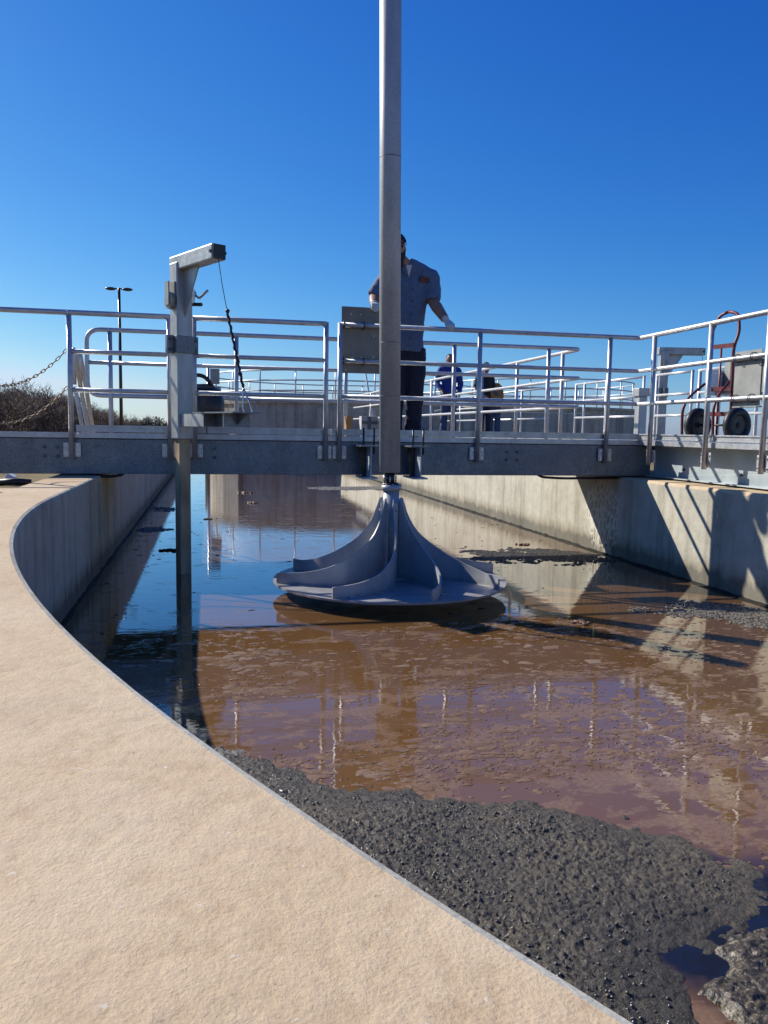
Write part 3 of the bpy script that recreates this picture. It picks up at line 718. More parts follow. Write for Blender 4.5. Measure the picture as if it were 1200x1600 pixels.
for k in range(8):
    tip = -84 + 45 * k; T = .006
    ctr = []
    for r in rs:
        a = blade_xy(r, tip); ctr.append(V((IC.x + r * math.cos(a), IC.y + r * math.sin(a), 0)))
    vs = []
    for i, r in enumerate(rs):
        t = (ctr[min(i + 1, len(rs) - 1)] - ctr[max(i - 1, 0)]).normalized(); nn = V((-t.y, t.x, 0)) * T
        ztop = zt(r) if i else .745
        for q in (ctr[i] + nn, ctr[i] - nn):
            for j in range(5): vs.append((q.x, q.y, ZP + .008 + (ztop - ZP - .008) * j / 4))
    fs = []; L = len(rs)
    for i in range(L - 1):
        a, c = i * 10, (i + 1) * 10
        for j in range(4): fs += [(a + j, c + j, c + j + 1, a + j + 1), (a + 5 + j + 1, c + 5 + j + 1, c + 5 + j, a + 5 + j)]
        fs.append((a + 4, c + 4, c + 9, a + 9))
    fs += [(0, 1, 6, 5), (1, 2, 7, 6), (2, 3, 8, 7), (3, 4, 9, 8)]
    e = (L - 1) * 10; fs += [(e + j + 5, e + j + 6, e + j + 1, e + j) for j in range(4)]
    mm_ = MB(); mm_.add(vs, fs, True); bl = mm_.build('blade', M['paint'], imp)
    md = bl.modifiers.new('split', 'EDGE_SPLIT'); md.split_angle = math.radians(50)
    # bolted angle strip on the hub and along the foot
    a = blade_xy(.07, tip); t = V((math.cos(a), math.sin(a), 0)); s = V((-t.y, t.x, 0))
    m = MB(); q = IC + t * .088 + s * .012; m.bar((q.x, q.y, ZP + .03), (q.x, q.y, .74), .012, .045, up=s); fl = m.build('flange', M['paint'], imp)
    for z in (.2, .36, .52, .68):
        q2 = IC + t * .095 + s * .018; put(SBOLT, 'bolt', fl, (q2.x, q2.y, z), (0, 0, math.atan2(s.y, s.x) + math.pi / 2))
    m = MB(); pts = [c_ + V((-(ctr[min(i + 1, L - 1)] - ctr[i - 1]).y, (ctr[min(i + 1, L - 1)] - ctr[i - 1]).x, 0)).normalized() * .018 for i, c_ in enumerate(ctr) if 6 < i < L - 2]
    for u, w_ in zip(pts[:-1], pts[1:]): m.bar((u.x, u.y, ZP + .013), (w_.x, w_.y, ZP + .013), .028, .008)
    ft = m.build('foot_flange', M['paint'], imp)
    for i in (2, 5, 8, 10):
        put(SBOLT, 'bolt', ft, (pts[i].x, pts[i].y, ZP + .017), (-math.pi / 2, 0, 0))
sh = thing('hanging_shaft', (1.445, 6.3, .89), 'tall weathered steel shaft held upright over the impeller', 'shaft')
bot = V((1.440, 6.3, .985)); top = V((1.352, 6.3, 6.6)); ax = (top - bot).normalized()
def sp(z): return bot + ax * ((z - bot.z) / ax.z)
MB().tube([sp(.985), sp(.99), sp(6.6)], [.07, .0845, .0845], 40).build('pipe', M['shaft'], sh)
MB().tube([sp(2.02), sp(2.024)], .0852, 40).tube([sp(3.44), sp(3.446)], .0853, 40).tube([sp(1.6), sp(1.602)], .085, 40).build('weld_seam', M['bolt'], sh)
m = MB(); m.tube([(1.442, 6.3, .887), (1.441, 6.3, .985)], .04, 20); m.tube([(1.4435, 6.3, .885), (1.4435, 6.3, .9)], .07, 24)
m.build('coupling', M['blackpaint'], sh)
me = MB().tube([(0, 0, 0), (0, 0, .062)], .006, 6).mesh('stud'); me.materials.append(M['steel'])
for k in range(6):
    a = k * 6.2832 / 6 + .3; put(me, 'stud', sh, (1.4435 + .055 * math.cos(a), 6.3 + .055 * math.sin(a), .898))

# ------------------------------------------------------------------ stub brackets on the front beam
for xc, lab in ((1.475, 'dark steel support bracket left of the hanging shaft'), (1.955, 'dark steel support bracket right of the hanging shaft')):
    s = thing('support_bracket', (xc, 7.45, .86), lab, 'bracket')  # pale web, darker top flange: sun and shade put into the colours
    y0, y1 = 7.24, 7.657
    MB().box(xc - .006, xc + .006, y0, y1, .883, 1.170).build('web', M['galv_sunlit'], s)
    MB().box(xc - .10, xc + .10, y0, y1, 1.170, 1.183).build('top_flange', M['galv'], s)
    MB().box(xc - .07, xc + .07, y0, y1, .868, .883).build('bottom_flange', M['galv_sunlit'], s)
    m = MB(); m.prism([(xc - .095, 1.168), (xc - .008, 1.168), (xc - .008, .885), (xc - .05, .885)], 1, y0 + .20, y0 + .212); m.build('stiffener', M['blackpaint'], s)
    for dx, dy in ((-.055, .1), (.045, .1)):
        MB().tube([(xc + dx, y0 + dy, 1.10), (xc + dx, y0 + dy, 1.345)], .010, 8).build('threaded_rod', M['blackpaint'], s)

# ------------------------------------------------------------------ hoist mast
def hoist(base, ang, label, tube_to, detail=True, zdk=0):
    """mast with a jib; ang is the heading of the arm"""
    bx, by = base; s = thing('hoist_mast', (bx, by, tube_to), label, 'hoist')
    ca, sa = math.cos(ang), math.sin(ang)
    L = Matrix(((ca, -sa, 0, bx), (sa, ca, 0, by), (0, 0, 1, 0), (0, 0, 0, 1)))    # local x along the arm
    hw = .074
    m = MB(); m.box(-hw, hw, -hw, hw, 1.215, 2.75, L); m.build('mast', M['mast'], s, .012)
    m = MB(); m.box(-.053, .053, -.053, .053, tube_to, 1.23, L); m.build('lower_tube', M['stain'], s, .008)
    m = MB(); m.box(-.10, .68, -.062, .062, 2.682, 2.808, L); ar = m.build('jib_arm', M['mast'], s, .012)
    m = MB(); m.box(.68, .692, -.056, .056, 2.688, 2.802, L); m.tube([L @ V((.66, -.075, 2.745)), L @ V((.66, .075, 2.745))], .014, 10); m.build('end_cap', M['blackpaint'], s)
    m = MB(); m.add([L @ V(q) for q in ((.07, -.006, 2.684), (.34, -.006, 2.684), (.07, -.006, 2.28), (.07, .006, 2.684), (.34, .006, 2.684), (.07, .006, 2.28))], [(0, 2, 1), (3, 4, 5), (0, 1, 4, 3), (1, 2, 5, 4), (2, 0, 3, 5)])
    m.build('gusset', M['mast'], s)
    m = MB(); m.box(-hw - .012, hw + .012, -hw - .012, hw + .012, 1.97, 2.12, L)
    for sy in (-1, 1): m.box(-.012, .03, *sorted((sy * (hw + .012), sy * (hw + .075))), 1.965, 2.125, L)
    cl = m.build('collar', M['galv'], s, .004)
    for sy in (-1, 1):
        for z in (2.0, 2.09): put(BOLT, 'bolt', cl, L @ V((.032, sy * (hw + .045), z)), (0, 0, ang + math.pi / 2))
    m = MB(); m.box(-.05, .05, -hw - .014, -hw, 2.36, 2.58, L); m.tube([L @ V((0, -hw - .014, 2.42)), L @ V((0, -hw - .05, 2.42))], .075, 20); m.box(-.035, .035, -hw - .062, -hw - .05, 2.38, 2.58, L)
    m.build('sheave', M['encl'], s)
    m = MB(); q = [L @ V(c_) for c_ in ((.0, hw, 2.50), (.0, hw + .06, 2.50), (.05, hw + .075, 2.46), (.16, hw + .10, 2.52))]
    m.tube(q[:2], .03, 12); m.tube(q[1:], .011, 8); m.box(-.03, .03, hw, hw + .045, 2.40, 2.54, L); m.build('crank', M['steel'], s)
    m = MB(); m.tube([L @ V((.0, hw + .03, 2.41)), L @ V((.12, hw + .06, 2.40))], .016, 10); m.build('crank_handle', M['blackpaint'], s)
    return s, L
M['stain'] = plain('stained_tube_steel', (.42, .31, .18), .6, .05, .4, 9, stretch=(1, 1, .3))
hs, HL = hoist((-.228, 7.36), math.radians(-62), 'galvanised hoist mast with jib arm and crank dipping into the water', -.35)
# cradle bracket low on the mast
m = MB()
m.prism([(1.335, -.09), (1.44, -.09), (1.44, -.078), (1.347, -.078), (1.347, .09), (1.335, .09)], 0, 0, 1)   # placeholder profile, replaced below
m = MB(); m.box(.075, .62, -.05, -.042, 1.34, 1.44, HL); m.box(.075, .62, -.05, .05, 1.332, 1.34, HL); m.box(.075, .62, .042, .05, 1.34, 1.44, HL)
cr_ = m.build('cradle_arm', M['mast'], hs)
m = MB(); m.box(.45, 1.12, -.13, .13, 1.44, 1.452, HL); m.box(.62, .632, -.12, .12, 1.33, 1.44, HL); m.box(.95, .962, -.12, .12, 1.33, 1.44, HL); m.box(.62, .96, -.006, .006, 1.335, 1.44, HL)
m.build('cradle_plate', M['galv'], hs)
m = MB(); m.add([HL @ V(q) for q in ((.962, .0, 1.44), (1.10, .0, 1.44), (.962, .0, 1.35), (.962, .01, 1.44), (1.10, .01, 1.44), (.962, .01, 1.35))], [(0, 2, 1), (3, 4, 5), (0, 1, 4, 3), (1, 2, 5, 4), (2, 0, 3, 5)]); m.build('gusset', M['galv'], hs)
# lifting line: thin wire, bound lower half, hook shackle
A = HL @ V((.672, 0, 2.69)); Bq = HL @ V((1.02, .05, 1.45)); Bq.x += .02
ln = thing('lifting_line', (Bq.x, Bq.y, 1.45), 'thin lifting cable with knotted black lower half and shackle under the jib', 'cable')
k1 = A.lerp(Bq, .33) + V((-.012, 0, 0)); k2 = A.lerp(Bq, .84) + V((-.005, 0, 0))
MB().tube([A, A.lerp(k1, .5) + V((-.004, 0, 0)), k1], .0032, 6).build('wire', M['blackpaint'], ln)
m = MB(); N = 40; pts = []; rr = []
for i in range(N + 1):
    t = i / N; q = k1.lerp(k2, t); q.x += .004 * math.sin(t * 60); pts.append(q); rr.append(.0085 + .004 * abs(math.sin(t * 47)) + (.008 if i in (1, 27, 33) else 0))
m.tube(pts, rr, 8); m.build('bound_rope', M['black'], ln)
m = MB(); d = (Bq - k2); s_ = V((math.cos(.4), -math.sin(.4), 0))
sh_pts = [k2, k2 + d * .35 - s_ * .018, k2 + d * .75 - s_ * .038, Bq - s_ * .036, Bq + V((0, 0, -.012)), Bq + s_ * .034, k2 + d * .75 + s_ * .032, k2 + d * .3 + s_ * .014]
m.tube(smooth_path(sh_pts + [k2 + V((.002, 0, 0))], .05, 4), .0065, 8); m.build('shackle', M['steel'], ln)
h2, L2 = hoist((7.62, 12.45), math.radians(-12), 'second galvanised hoist mast standing past the side walkway', 1.2)
MB().tube([L2 @ V((.672, 0, 2.69)), L2 @ V((.68, .0, 1.9))], .004, 6).build('wire', M['blackpaint'], h2)

# black winch motor on the deck behind the mast
wm = thing('winch_motor', (-.02, 8.30, DK), 'black domed motor standing on the bridge deck behind the mast', 'motor')
m = MB(); m.tube([(-.20, 8.30, 1.52), (-.18, 8.30, 1.52), (.04, 8.30, 1.52), (.12, 8.30, 1.52), (.16, 8.30, 1.52)], [.17, .22, .23, .19, .08], 24); m.build('housing', M['blackpaint'], wm)
m = MB()
for k in range(12):
    a = k * 6.2832 / 12; m.bar((-.17, 8.30 + .22 * math.cos(a), 1.52 + .22 * math.sin(a)), (.05, 8.30 + .23 * math.cos(a), 1.52 + .23 * math.sin(a)), .012, .03)
m.build('cooling_fin', M['blackpaint'], wm)
m = MB(); m.box(-.22, .20, 8.15, 8.45, DK, 1.29); m.box(-.2, .14, 8.2, 8.4, 1.29, 1.40); m.build('foot', M['blackpaint'], wm)
m = MB(); m.tube(smooth_path([(-.22, 8.28, 1.65), (-.20, 8.28, 1.84), (-.03, 8.28, 1.85), (.06, 8.28, 1.7)], .12), .02, 10); m.build('hose_loop', M['black'], wm)

# metal sheet strapped to the front rail
sg = thing('metal_sheet', (1.5, 7.675, 1.87), 'bare grey metal sheet strapped to the rails beside the shaft', 'panel')
MB().box(1.254, 1.72, 7.668, 7.674, 1.87, 2.50).build('sheet', M['plate'], sg)
for x in (1.265, 1.46, 1.69):
    for z in (ZR[0], ZR[1]):
        pts = [(x, YP + .012 + .05 * math.cos(u), z + .034 * math.sin(u)) for u in [6.283 * j / 14 for j in range(14)]]
        MB().tube(pts, .0045, 6, closed=True).build('cable_tie', M['black'], sg)
hb = MB(); hb.tube([(0, 0, 0), (0, -.004, 0)], .006, 8); HBM = hb.mesh('rivet'); HBM.materials.append(M['steel'])
for x, z in ((1.345, 2.43), (1.435, 2.43), (1.57, 2.23), (1.57, 2.03), (1.36, 2.02), (1.45, 2.02), (1.30, 1.90)): put(HBM, 'rivet', sg, (x, 7.668, z))

# electrical box on the side walkway rail
eb = thing('electrical_box', (4.40, 5.88, 1.55), 'grey electrical box clamped to the walkway rails beside the hand truck', 'electrical box')
MB().box(4.425, 4.432, 5.77, 6.11, 1.58, 2.04).build('back_plate', M['encl'], eb)
MB().box(4.434, 4.60, 5.73, 6.0, 1.68, 1.96).build('enclosure', M['encl'], eb, .01)
MB().box(4.60, 4.625, 5.72, 6.01, 1.67, 1.97).build('lid', M['encl'], eb, .008)
MB().bar((4.43, 5.72, 1.56), (4.47, 5.66, 1.54), .05, .01).box(4.425, 4.50, 5.77, 6.12, 1.568, 1.578).build('lower_angle', M['encl'], eb)
for y in (5.83, 6.04):
    for z in (ZR[1], ZR[2]):
        pts = [(4.40 + .042 * math.cos(u), y, z + .034 * math.sin(u)) for u in [6.283 * j / 14 for j in range(14)]]
        MB().tube(pts, .0045, 6, closed=True).build('clamp', M['bolt'], eb)
MB().tube(smooth_path([(4.52, 5.84, 1.63), (4.55, 5.78, 1.45), (4.6, 5.62, DK)], .1), .018, 10).build('conduit', M['alu'], eb)

# ------------------------------------------------------------------ hand truck
ht = thing('hand_truck', (5.2, 7.45, DK), 'worn red hand truck with two black wheels on the side walkway', 'hand truck')
c0 = V((5.20, 7.44, DK)); ex = V((.25, -.97, 0)).normalized(); ey = V((.97, .25, 0)).normalized()     # ex along the axle
def hp(a, b_, z): return c0 + ex * a + ey * b_ + V((0, 0, z))
for s in (-1, 1):
    pts = [hp(s * .25, .02 + .135 * math.cos(u), .185 + .135 * math.sin(u)) for u in [6.283 * j / 28 for j in range(28)]]
    wo = MB().tube(pts, .05, 12, closed=True).build('wheel', M['black'], ht); MB().tube([hp(s * .25 - .025, .02, .185), hp(s * .25 + .025, .02, .185)], .10, 20).tube([hp(s * .25 - .04, .02, .185), hp(s * .25 + .04, .02, .185)], .03, 12).build('rim', M['blackpaint'], wo)
    MB().tube(smooth_path([hp(s * .14, .06, .04), hp(s * .15, .03, .75), hp(s * .15, .02, .98), hp(s * .18, .06, 1.13), hp(s * .12, .10, 1.33), hp(0, .10, 1.36)], .09, 6), .0165, 10).build('frame_tube', M['red'], ht)
    MB().tube(smooth_path([hp(s * .2 - .02, -.24, .05), hp(s * .2 - .02, -.26, .42), hp(s * .15, -.02, .62)], .2, 8), .015, 8).build('stair_glide', M['red'], ht)
MB().tube([hp(-.30, .02, .185), hp(.30, .02, .185)], .012, 8).build('axle', M['blackpaint'], ht)
for z in (1.0, .56, .30): MB().bar(hp(-.155, .015, z), hp(.155, .015, z), .012, .045).build('cross_bar', M['red'], ht)
MB().tube([hp(0, .02, .05), hp(0, .02, .98)], .011, 8).build('centre_tube', M['red'], ht)
mm = MB(); mm.add([hp(-.18, -.26, .012), hp(.18, -.26, .012), hp(.18, .06, .012), hp(-.18, .06, .012), hp(-.18, -.26, .022), hp(.18, -.26, .022), hp(.18, .06, .022), hp(-.18, .06, .022)], [(0, 1, 2, 3), (4, 5, 6, 7), (0, 1, 5, 4), (1, 2, 6, 5), (2, 3, 7, 6), (3, 0, 4, 7)])
mm.build('toe_plate', M['red'], ht)
# control station behind it
ct = thing('control_station', (5.95, 8.5, DK), 'grey control boxes on a post behind the hand truck', 'control box')
MB().bar((5.95, 8.5, DK), (5.95, 8.5, 2.05), .05, .05).build('post', M['alu'], ct)
MB().box(5.78, 5.92, 8.42, 8.50, 1.86, 2.06).build('box', M['white'], ct, .01)
MB().box(6.0, 6.16, 8.36, 8.48, 1.82, 2.22).build('box', M['encl'], ct, .01)
MB().box(5.78, 6.16, 8.5, 8.52, 1.8, 2.1).build('back_plate', M['alu'], ct)
# square pedestal
pd = thing('pedestal', (5.32, 9.15, DK), 'square steel pedestal with flat cap on the side walkway', 'pedestal')
MB().box(5.265, 5.375, 9.095, 9.205, DK, 1.80).build('column', M['mast'], pd, .006)
MB().box(5.24, 5.40, 9.07, 9.23, 1.80, 1.90).build('cap', M['mast'], pd, .006)
# cartons on the deck
ca = thing('carton', (1.68, 8.45, DK), 'pale carton with a crossed strip of grey tape on the bridge deck', 'carton')
MB().box(1.60, 1.78, 8.40, 8.54, DK, 1.47).build('body', M['carton'], ca, .003)
MB().box(1.665, 1.705, 8.397, 8.4, DK + .002, 1.468).box(1.602, 1.778, 8.3955, 8.3985, 1.385, 1.42).build('tape', M['tape'], ca)
single(MB().box(1.47, 1.54, 8.60, 8.75, DK, 1.47), 'carton', M['brownbox'], (1.5, 8.67, DK), 'brown cardboard box next to the taped pale carton', 'carton', bevel=.003)
# ------------------------------------------------------------------ people
def remesh(o, vox, smooth=3):
    r = o.modifiers.new('r', 'REMESH'); r.mode = 'VOXEL'; r.voxel_size = vox; r.use_smooth_shade = True
    s = o.modifiers.new('s', 'SMOOTH'); s.iterations = smooth; s.factor = .5
    dg = bpy.context.evaluated_depsgraph_get(); me = bpy.data.meshes.new_from_object(o.evaluated_get(dg))
    mats = [m_ for m_ in o.data.materials]; o.modifiers.clear(); o.data = me
    if not me.materials:
        for m_ in mats: me.materials.append(m_)
    return o
def lerp(a, b, t): return V(a).lerp(V(b), t)
def person(label, base, J, outfit, vox=.014, group=None):
    root = thing('person', base, label, 'person', group)
    rt, f = V(J['rt']), V(J['f']); up = V((0, 0, 1)); k = J.get('k', 1.0)
    T = J['torso']           # pelvis, waist, chest, shoulder line, neck base
    hd = V(J['head'])
    # one continuous body
    m = MB()
    m.tube(T, [.13 * k, .125 * k, .15 * k, .145 * k, .06 * k], 16, ry=[.72, .75, .72, .62, .9], up=rt)
    m.tube([T[4] - up * .05, hd - up * .05 * k], .056 * k, 12)
    m.ball(hd + up * .02 * k, .078 * k, .098 * k, .112 * k, 16, 10, Matrix((rt, -f, up)).transposed())
    m.ball(hd - up * .055 * k + f * .03, .056 * k, .062 * k, .062 * k, 12, 8, Matrix((rt, -f, up)).transposed())
    m.ball(hd + f * .098 * k - up * .01, .015 * k, .02 * k, .026 * k, 8, 6, Matrix((rt, -f, up)).transposed())
    for s in (-1, 1): m.ball(hd + rt * s * .08 * k, .014, .024, .034, 8, 6, Matrix((rt, -f, up)).transposed())
    for i in range(2):
        a, e, w_ = V(J['sh'][i]), V(J['el'][i]), V(J['wr'][i])
        m.tube([a, lerp(a, e, .5), e, lerp(e, w_, .35), w_], [.062 * k, .058 * k, .053 * k, .056 * k, .041 * k], 12)
        m.ball(a, .068 * k)
        h, kn, an = V(J['hip'][i]), V(J['kn'][i]), V(J['an'][i])
        m.tube([h, lerp(h, kn, .5), kn, lerp(kn, an, .4), an], [.095 * k, .08 * k, .062 * k, .06 * k, .042 * k], 12)
        m.tube([an - f * .04 * k - up * .03, an + f * .16 * k - up * .045], [.045 * k, .04 * k], 10)
    remesh(m.build('body', M['skin'], root), vox, 2)
    # shirt or jacket
    m = MB()
    ft = .03 if outfit.get('loose') else .022
    hem = V(T[0]).lerp(V(T[1]), J.get('hem', .1))
    m.tube([hem, lerp(hem, T[1], .5), T[1], lerp(T[1], T[2], .5), T[2], lerp(T[2], T[3], .6), T[3], T[4] - up * .02],
           [.170 * k, .168 * k, .165 * k, .175 * k, .185 * k, .190 * k, .168 * k, .072 * k], 20, ry=[.80, .78, .76, .74, .72, .66, .62, .92], up=rt)
    for i in range(2):
        a, e, w_ = V(J['sh'][i]), V(J['el'][i]), V(J['wr'][i]); T3 = V(T[3])
        m.ball(a, .078 * k); m.tube([lerp(a, T3, .5) - up * .01, a], [.10 * k, .078 * k], 14); m.tube([V(T[4]) - up * .03, lerp(T[4], a, .55) - up * .005, a + up * .004], [.06 * k, .068 * k, .07 * k], 14)
        if outfit.get('long'): m.tube([a, lerp(a, e, .5), e, lerp(e, w_, .4), lerp(e, w_, .93)], [.085 * k, .076 * k, .064 * k, .062 * k, .046 * k], 14)
        else: 
            q = J.get('slv', .92); m.tube([a, lerp(a, e, q * .5), lerp(a, e, q)], [.084 * k, .082 * k, .088 * k], 14)
    sh = remesh(m.build('shirt', outfit['top'], root), vox, 2)
    tx = bpy.data.textures.new('folds', 'CLOUDS'); tx.noise_scale = .13 * k; tx.noise_depth = 3
    dm = sh.modifiers.new('folds', 'DISPLACE'); dm.texture = tx; dm.strength = .034 * k; dm.mid_level = .5; dm.texture_coords = 'GLOBAL'
    dg = bpy.context.evaluated_depsgraph_get(); me = bpy.data.meshes.new_from_object(sh.evaluated_get(dg)); sh.modifiers.clear(); sh.data = me
    # trousers
    m = MB(); m.tube([V(T[0]) - up * .10, V(T[0]), lerp(T[0], T[1], .5)], [.135 * k, .146 * k, .14 * k], 18, ry=[.75, .76, .76], up=rt)
    for i in range(2):
        h, kn, an = V(J['hip'][i]), V(J['kn'][i]), V(J['an'][i])
        m.tube([h + up * .04, lerp(h, kn, .5), kn, lerp(kn, an, .5), an - up * .02], [.108 * k, .098 * k, .084 * k, .08 * k, .082 * k], 14)
    tr = remesh(m.build('trousers', outfit['legs'], root), vox, 2)
    tx = bpy.data.textures.new('folds2', 'CLOUDS'); tx.noise_scale = .09 * k
    dm = tr.modifiers.new('folds', 'DISPLACE'); dm.texture = tx; dm.strength = .025 * k; dm.texture_coords = 'GLOBAL'
    dg = bpy.context.evaluated_depsgraph_get(); me = bpy.data.meshes.new_from_object(tr.evaluated_get(dg)); tr.modifiers.clear(); tr.data = me
    for i in range(2):
        an = V(J['an'][i]); m = MB(); m.tube([an + up * .04, an - up * .03], [.058 * k, .058 * k], 12); z0 = base[2]
        a0 = V((an.x, an.y, z0 + .045)) - f * .05 * k
        m.tube([a0, a0 + f * .10 * k, a0 + f * .20 * k, a0 + f * .235 * k], [.045 * k, .048 * k, .044 * k, .02], 12, ry=[1, 1, 1, 1])
        remesh(m.build('boot', M['boot'], root), .012, 2)
    R3 = Matrix((rt, -f, up)).transposed()
    if outfit.get('cap'):
        m = MB(); m.ball(hd + up * .04 * k - f * .004, .094 * k, .114 * k, .108 * k, 18, 12, R3); 
        cp = m.build('cap', M['cap_cloth'], root)
        bm = bmesh.new(); bm.from_mesh(cp.data); zc = (hd.z + .045 * k) - OFF[root].z
        bmesh.ops.delete(bm, geom=[v for v in bm.verts if v.co.z < zc - .004], context='VERTS'); bm.to_mesh(cp.data); bm.free()
        m = MB(); n = 10; vs = []
        for j in range(n + 1):
            a = math.pi * (j / n); p1 = hd + up * .045 * k + rt * .082 * k * math.cos(a) + f * (.075 * k * math.sin(a) + .02); p2 = p1 + f * .075 * k * math.sin(a) - up * .018 * k
            vs += [p1, p2, p1 + up * .006, p2 + up * .006]
        fs = []
        for j in range(n):
            q = j * 4; fs += [(q, q + 1, q + 5, q + 4), (q + 2, q + 6, q + 7, q + 3), (q + 1, q + 3, q + 7, q + 5), (q, q + 4, q + 6, q + 2)]
        m.add(vs, fs, True); m.build('cap_brim', M['cap_cloth'], cp)
    else:
        m = MB(); m.ball(hd + up * .045 * k - f * .015, .084 * k, .098 * k, .095 * k, 16, 10, R3); hr = m.build('hair', M['beard'], root)
        bm = bmesh.new(); bm.from_mesh(hr.data); o_ = hd - OFF[root]
        bmesh.ops.delete(bm, geom=[v for v in bm.verts if (v.co - o_).dot(f) > .045 * k and v.co.z - o_.z < .085 * k], context='VERTS'); bm.to_mesh(hr.data); bm.free()
    if outfit.get('beard'):
        m = MB(); m.ball(hd - up * .085 * k + f * .035 * k, .070 * k, .075 * k, .062 * k, 14, 8, R3); m.ball(hd - up * .14 * k + f * .055 * k, .058 * k, .055 * k, .062 * k, 12, 8, R3)
        for s in (-1, 1): m.ball(hd - up * .045 * k + rt * s * .062 * k + f * .01, .022 * k, .04 * k, .06 * k, 10, 7, R3)
        remesh(m.build('beard', M['beard'], root), .008, 2)
    for s in (-1, 1): 
        MB().ball(hd + f * .084 * k + rt * s * .032 * k + up * .008, .011 * k, .011 * k, .011 * k, 8, 6).build('eye', M['beard'], root)
    MB().bar(hd + f * .088 * k - up * .062 * k - rt * .02, hd + f * .088 * k - up * .062 * k + rt * .02, .006, .006).build('mouth', M['red'], root)
    return root, sh
def hand(root, mat, wrist, palm, fing, thumb, r=.0112, name='glove', vox=.004, cuff=None):
    m = MB(); wrist, palm = V(wrist), V(palm)
    if cuff: m.tube([V(cuff), wrist], [.036, .036], 12)
    c = sum((V(q[0]) for q in fing), V()) / 4
    for q in fing: m.tube([palm.lerp(V(q[0]), .1), V(q[0])] + [V(z) for z in q[1:]], [r * 1.5, r * 1.25, r * 1.05, r * .9][:1 + len(q)], 8); m.ball(q[-1], r * .9, n=8, m=5)
    m.tube([palm.lerp(wrist, .5)] + [V(z) for z in thumb], [r * 1.7, r * 1.3, r][:1 + len(thumb)], 8); m.ball(thumb[-1], r, n=8, m=5)
    m.tube([wrist, wrist.lerp(palm, .5), palm, palm.lerp(c, .7)], [.03, .037, .04, .03], 12, ry=[.8, .62, .55, .5], up=(V(fing[3][0]) - V(fing[0][0])).normalized())
    return remesh(m.build(name, mat, root), vox, 2)

J = dict(rt=(1, 0, 0), f=(0, -1, 0), k=1.06,
         torso=[V((1.985, 8.02, 2.13)), V((1.985, 8.02, 2.34)), V((1.99, 7.985, 2.66)), V((1.99, 7.95, 2.88)), V((1.95, 7.91, 3.01))],
         head=V((1.825, 7.85, 3.105)), hem=-.02,
         sh=[(1.765, 7.94, 2.865), (2.215, 7.94, 2.875)], el=[(1.625, 7.90, 2.64), (2.215, 7.90, 2.635)], wr=[(1.585, 7.74, 2.545), (2.292, 7.685, 2.425)],
         hip=[(1.885, 8.03, 2.13), (2.085, 8.03, 2.13)], kn=[(1.885, 8.0, 1.71), (2.085, 8.01, 1.71)], an=[(1.875, 8.06, 1.335), (2.08, 8.08, 1.335)], slv=1.02)
man, shirt = person('bearded man in blue work shirt leaning on the rail behind the shaft', (1.98, 8.05, DK), J, dict(top=M['shirt'], legs=M['navy'], cap=True, beard=True), .012)
# gloves: one over the rail, one over the metal sheet
hand(man, M['glove'], (2.298, 7.672, 2.415), (2.325, 7.638, 2.378), [[(2.352 - .021 * i * 1.0, 7.603, 2.372), (2.352 - .021 * i, 7.578, 2.345), (2.350 - .021 * i, 7.582, 2.305 + (.012 if i in (0, 3) else 0))] for i in range(4)], [(2.29, 7.645, 2.372), (2.283, 7.598, 2.352), ], cuff=(2.28, 7.70, 2.45))
hand(man, M['glove'], (1.582, 7.72, 2.542), (1.58, 7.695, 2.535), [[(1.612 - .021 * i, 7.664, 2.532), (1.612 - .021 * i, 7.645, 2.508), (1.611 - .021 * i, 7.652, 2.462 + (.014 if i in (0, 3) else 0))] for i in range(4)], [(1.615, 7.70, 2.52), (1.628, 7.69, 2.48)], cuff=(1.584, 7.745, 2.552))
# shirt details laid on the cloth
bvh = BVHTree.FromPolygons([v.co + OFF[man] for v in shirt.data.vertices], [p_.vertices for p_ in shirt.data.polygons])
def on_shirt(x, z, lift=.004):
    h, nrm, i, d_ = bvh.ray_cast(V((x, 7.3, z)), V((0, 1, 0))); return (h if h else V((x, 7.8, z))) + V((0, -lift, 0))
def cloth_strip(x0, x1, z0, z1, lift, nx=6, nz=6):
    m = MB(); vs = [on_shirt(x0 + (x1 - x0) * i / nx, z0 + (z1 - z0) * j / nz, lift) for j in range(nz + 1) for i in range(nx + 1)]
    m.add(vs, [(j * (nx + 1) + i, j * (nx + 1) + i + 1, (j + 1) * (nx + 1) + i + 1, (j + 1) * (nx + 1) + i) for j in range(nz) for i in range(nx)], True); return m
pc = cloth_strip(2.055, 2.165, 2.795, 2.855, .004); patch = pc.build('name_patch', M['blackpaint'], man)
M['thread'] = plain('red_thread', (.55, .06, .03), .8, 0, .1, 30)
fc = bpy.data.curves.new('patch_lettering', 'FONT'); fc.body = 'JCI'; fc.size = .062; fc.align_x = 'CENTER'; fc.align_y = 'CENTER'; fc.shear = .3; fc.offset = -.0006
fo_ = bpy.data.objects.new('patch_lettering', fc); COL.objects.link(fo_); bpy.context.view_layer.update()
lm = bpy.data.meshes.new_from_object(fo_.evaluated_get(bpy.context.evaluated_depsgraph_get())); bpy.data.objects.remove(fo_)
for v in lm.vertices:
    q = on_shirt(2.108 + v.co.x, 2.823 + v.co.y, .008); v.co = q - OFF[man]
lm.materials.clear(); lm.materials.append(M['thread']); lo = bpy.data.objects.new('lettering', lm); COL.objects.link(lo); lo.parent = patch
cloth_strip(1.975, 2.005, 2.16, 2.86, .003, 3, 24).build('button_placket', M['shirt'], man)
bt = MB(); bt.tube([(0, 0, 0), (0, -.004, 0)], .007, 10); BTM = bt.mesh('button'); BTM.materials.append(M['cap_cloth'])
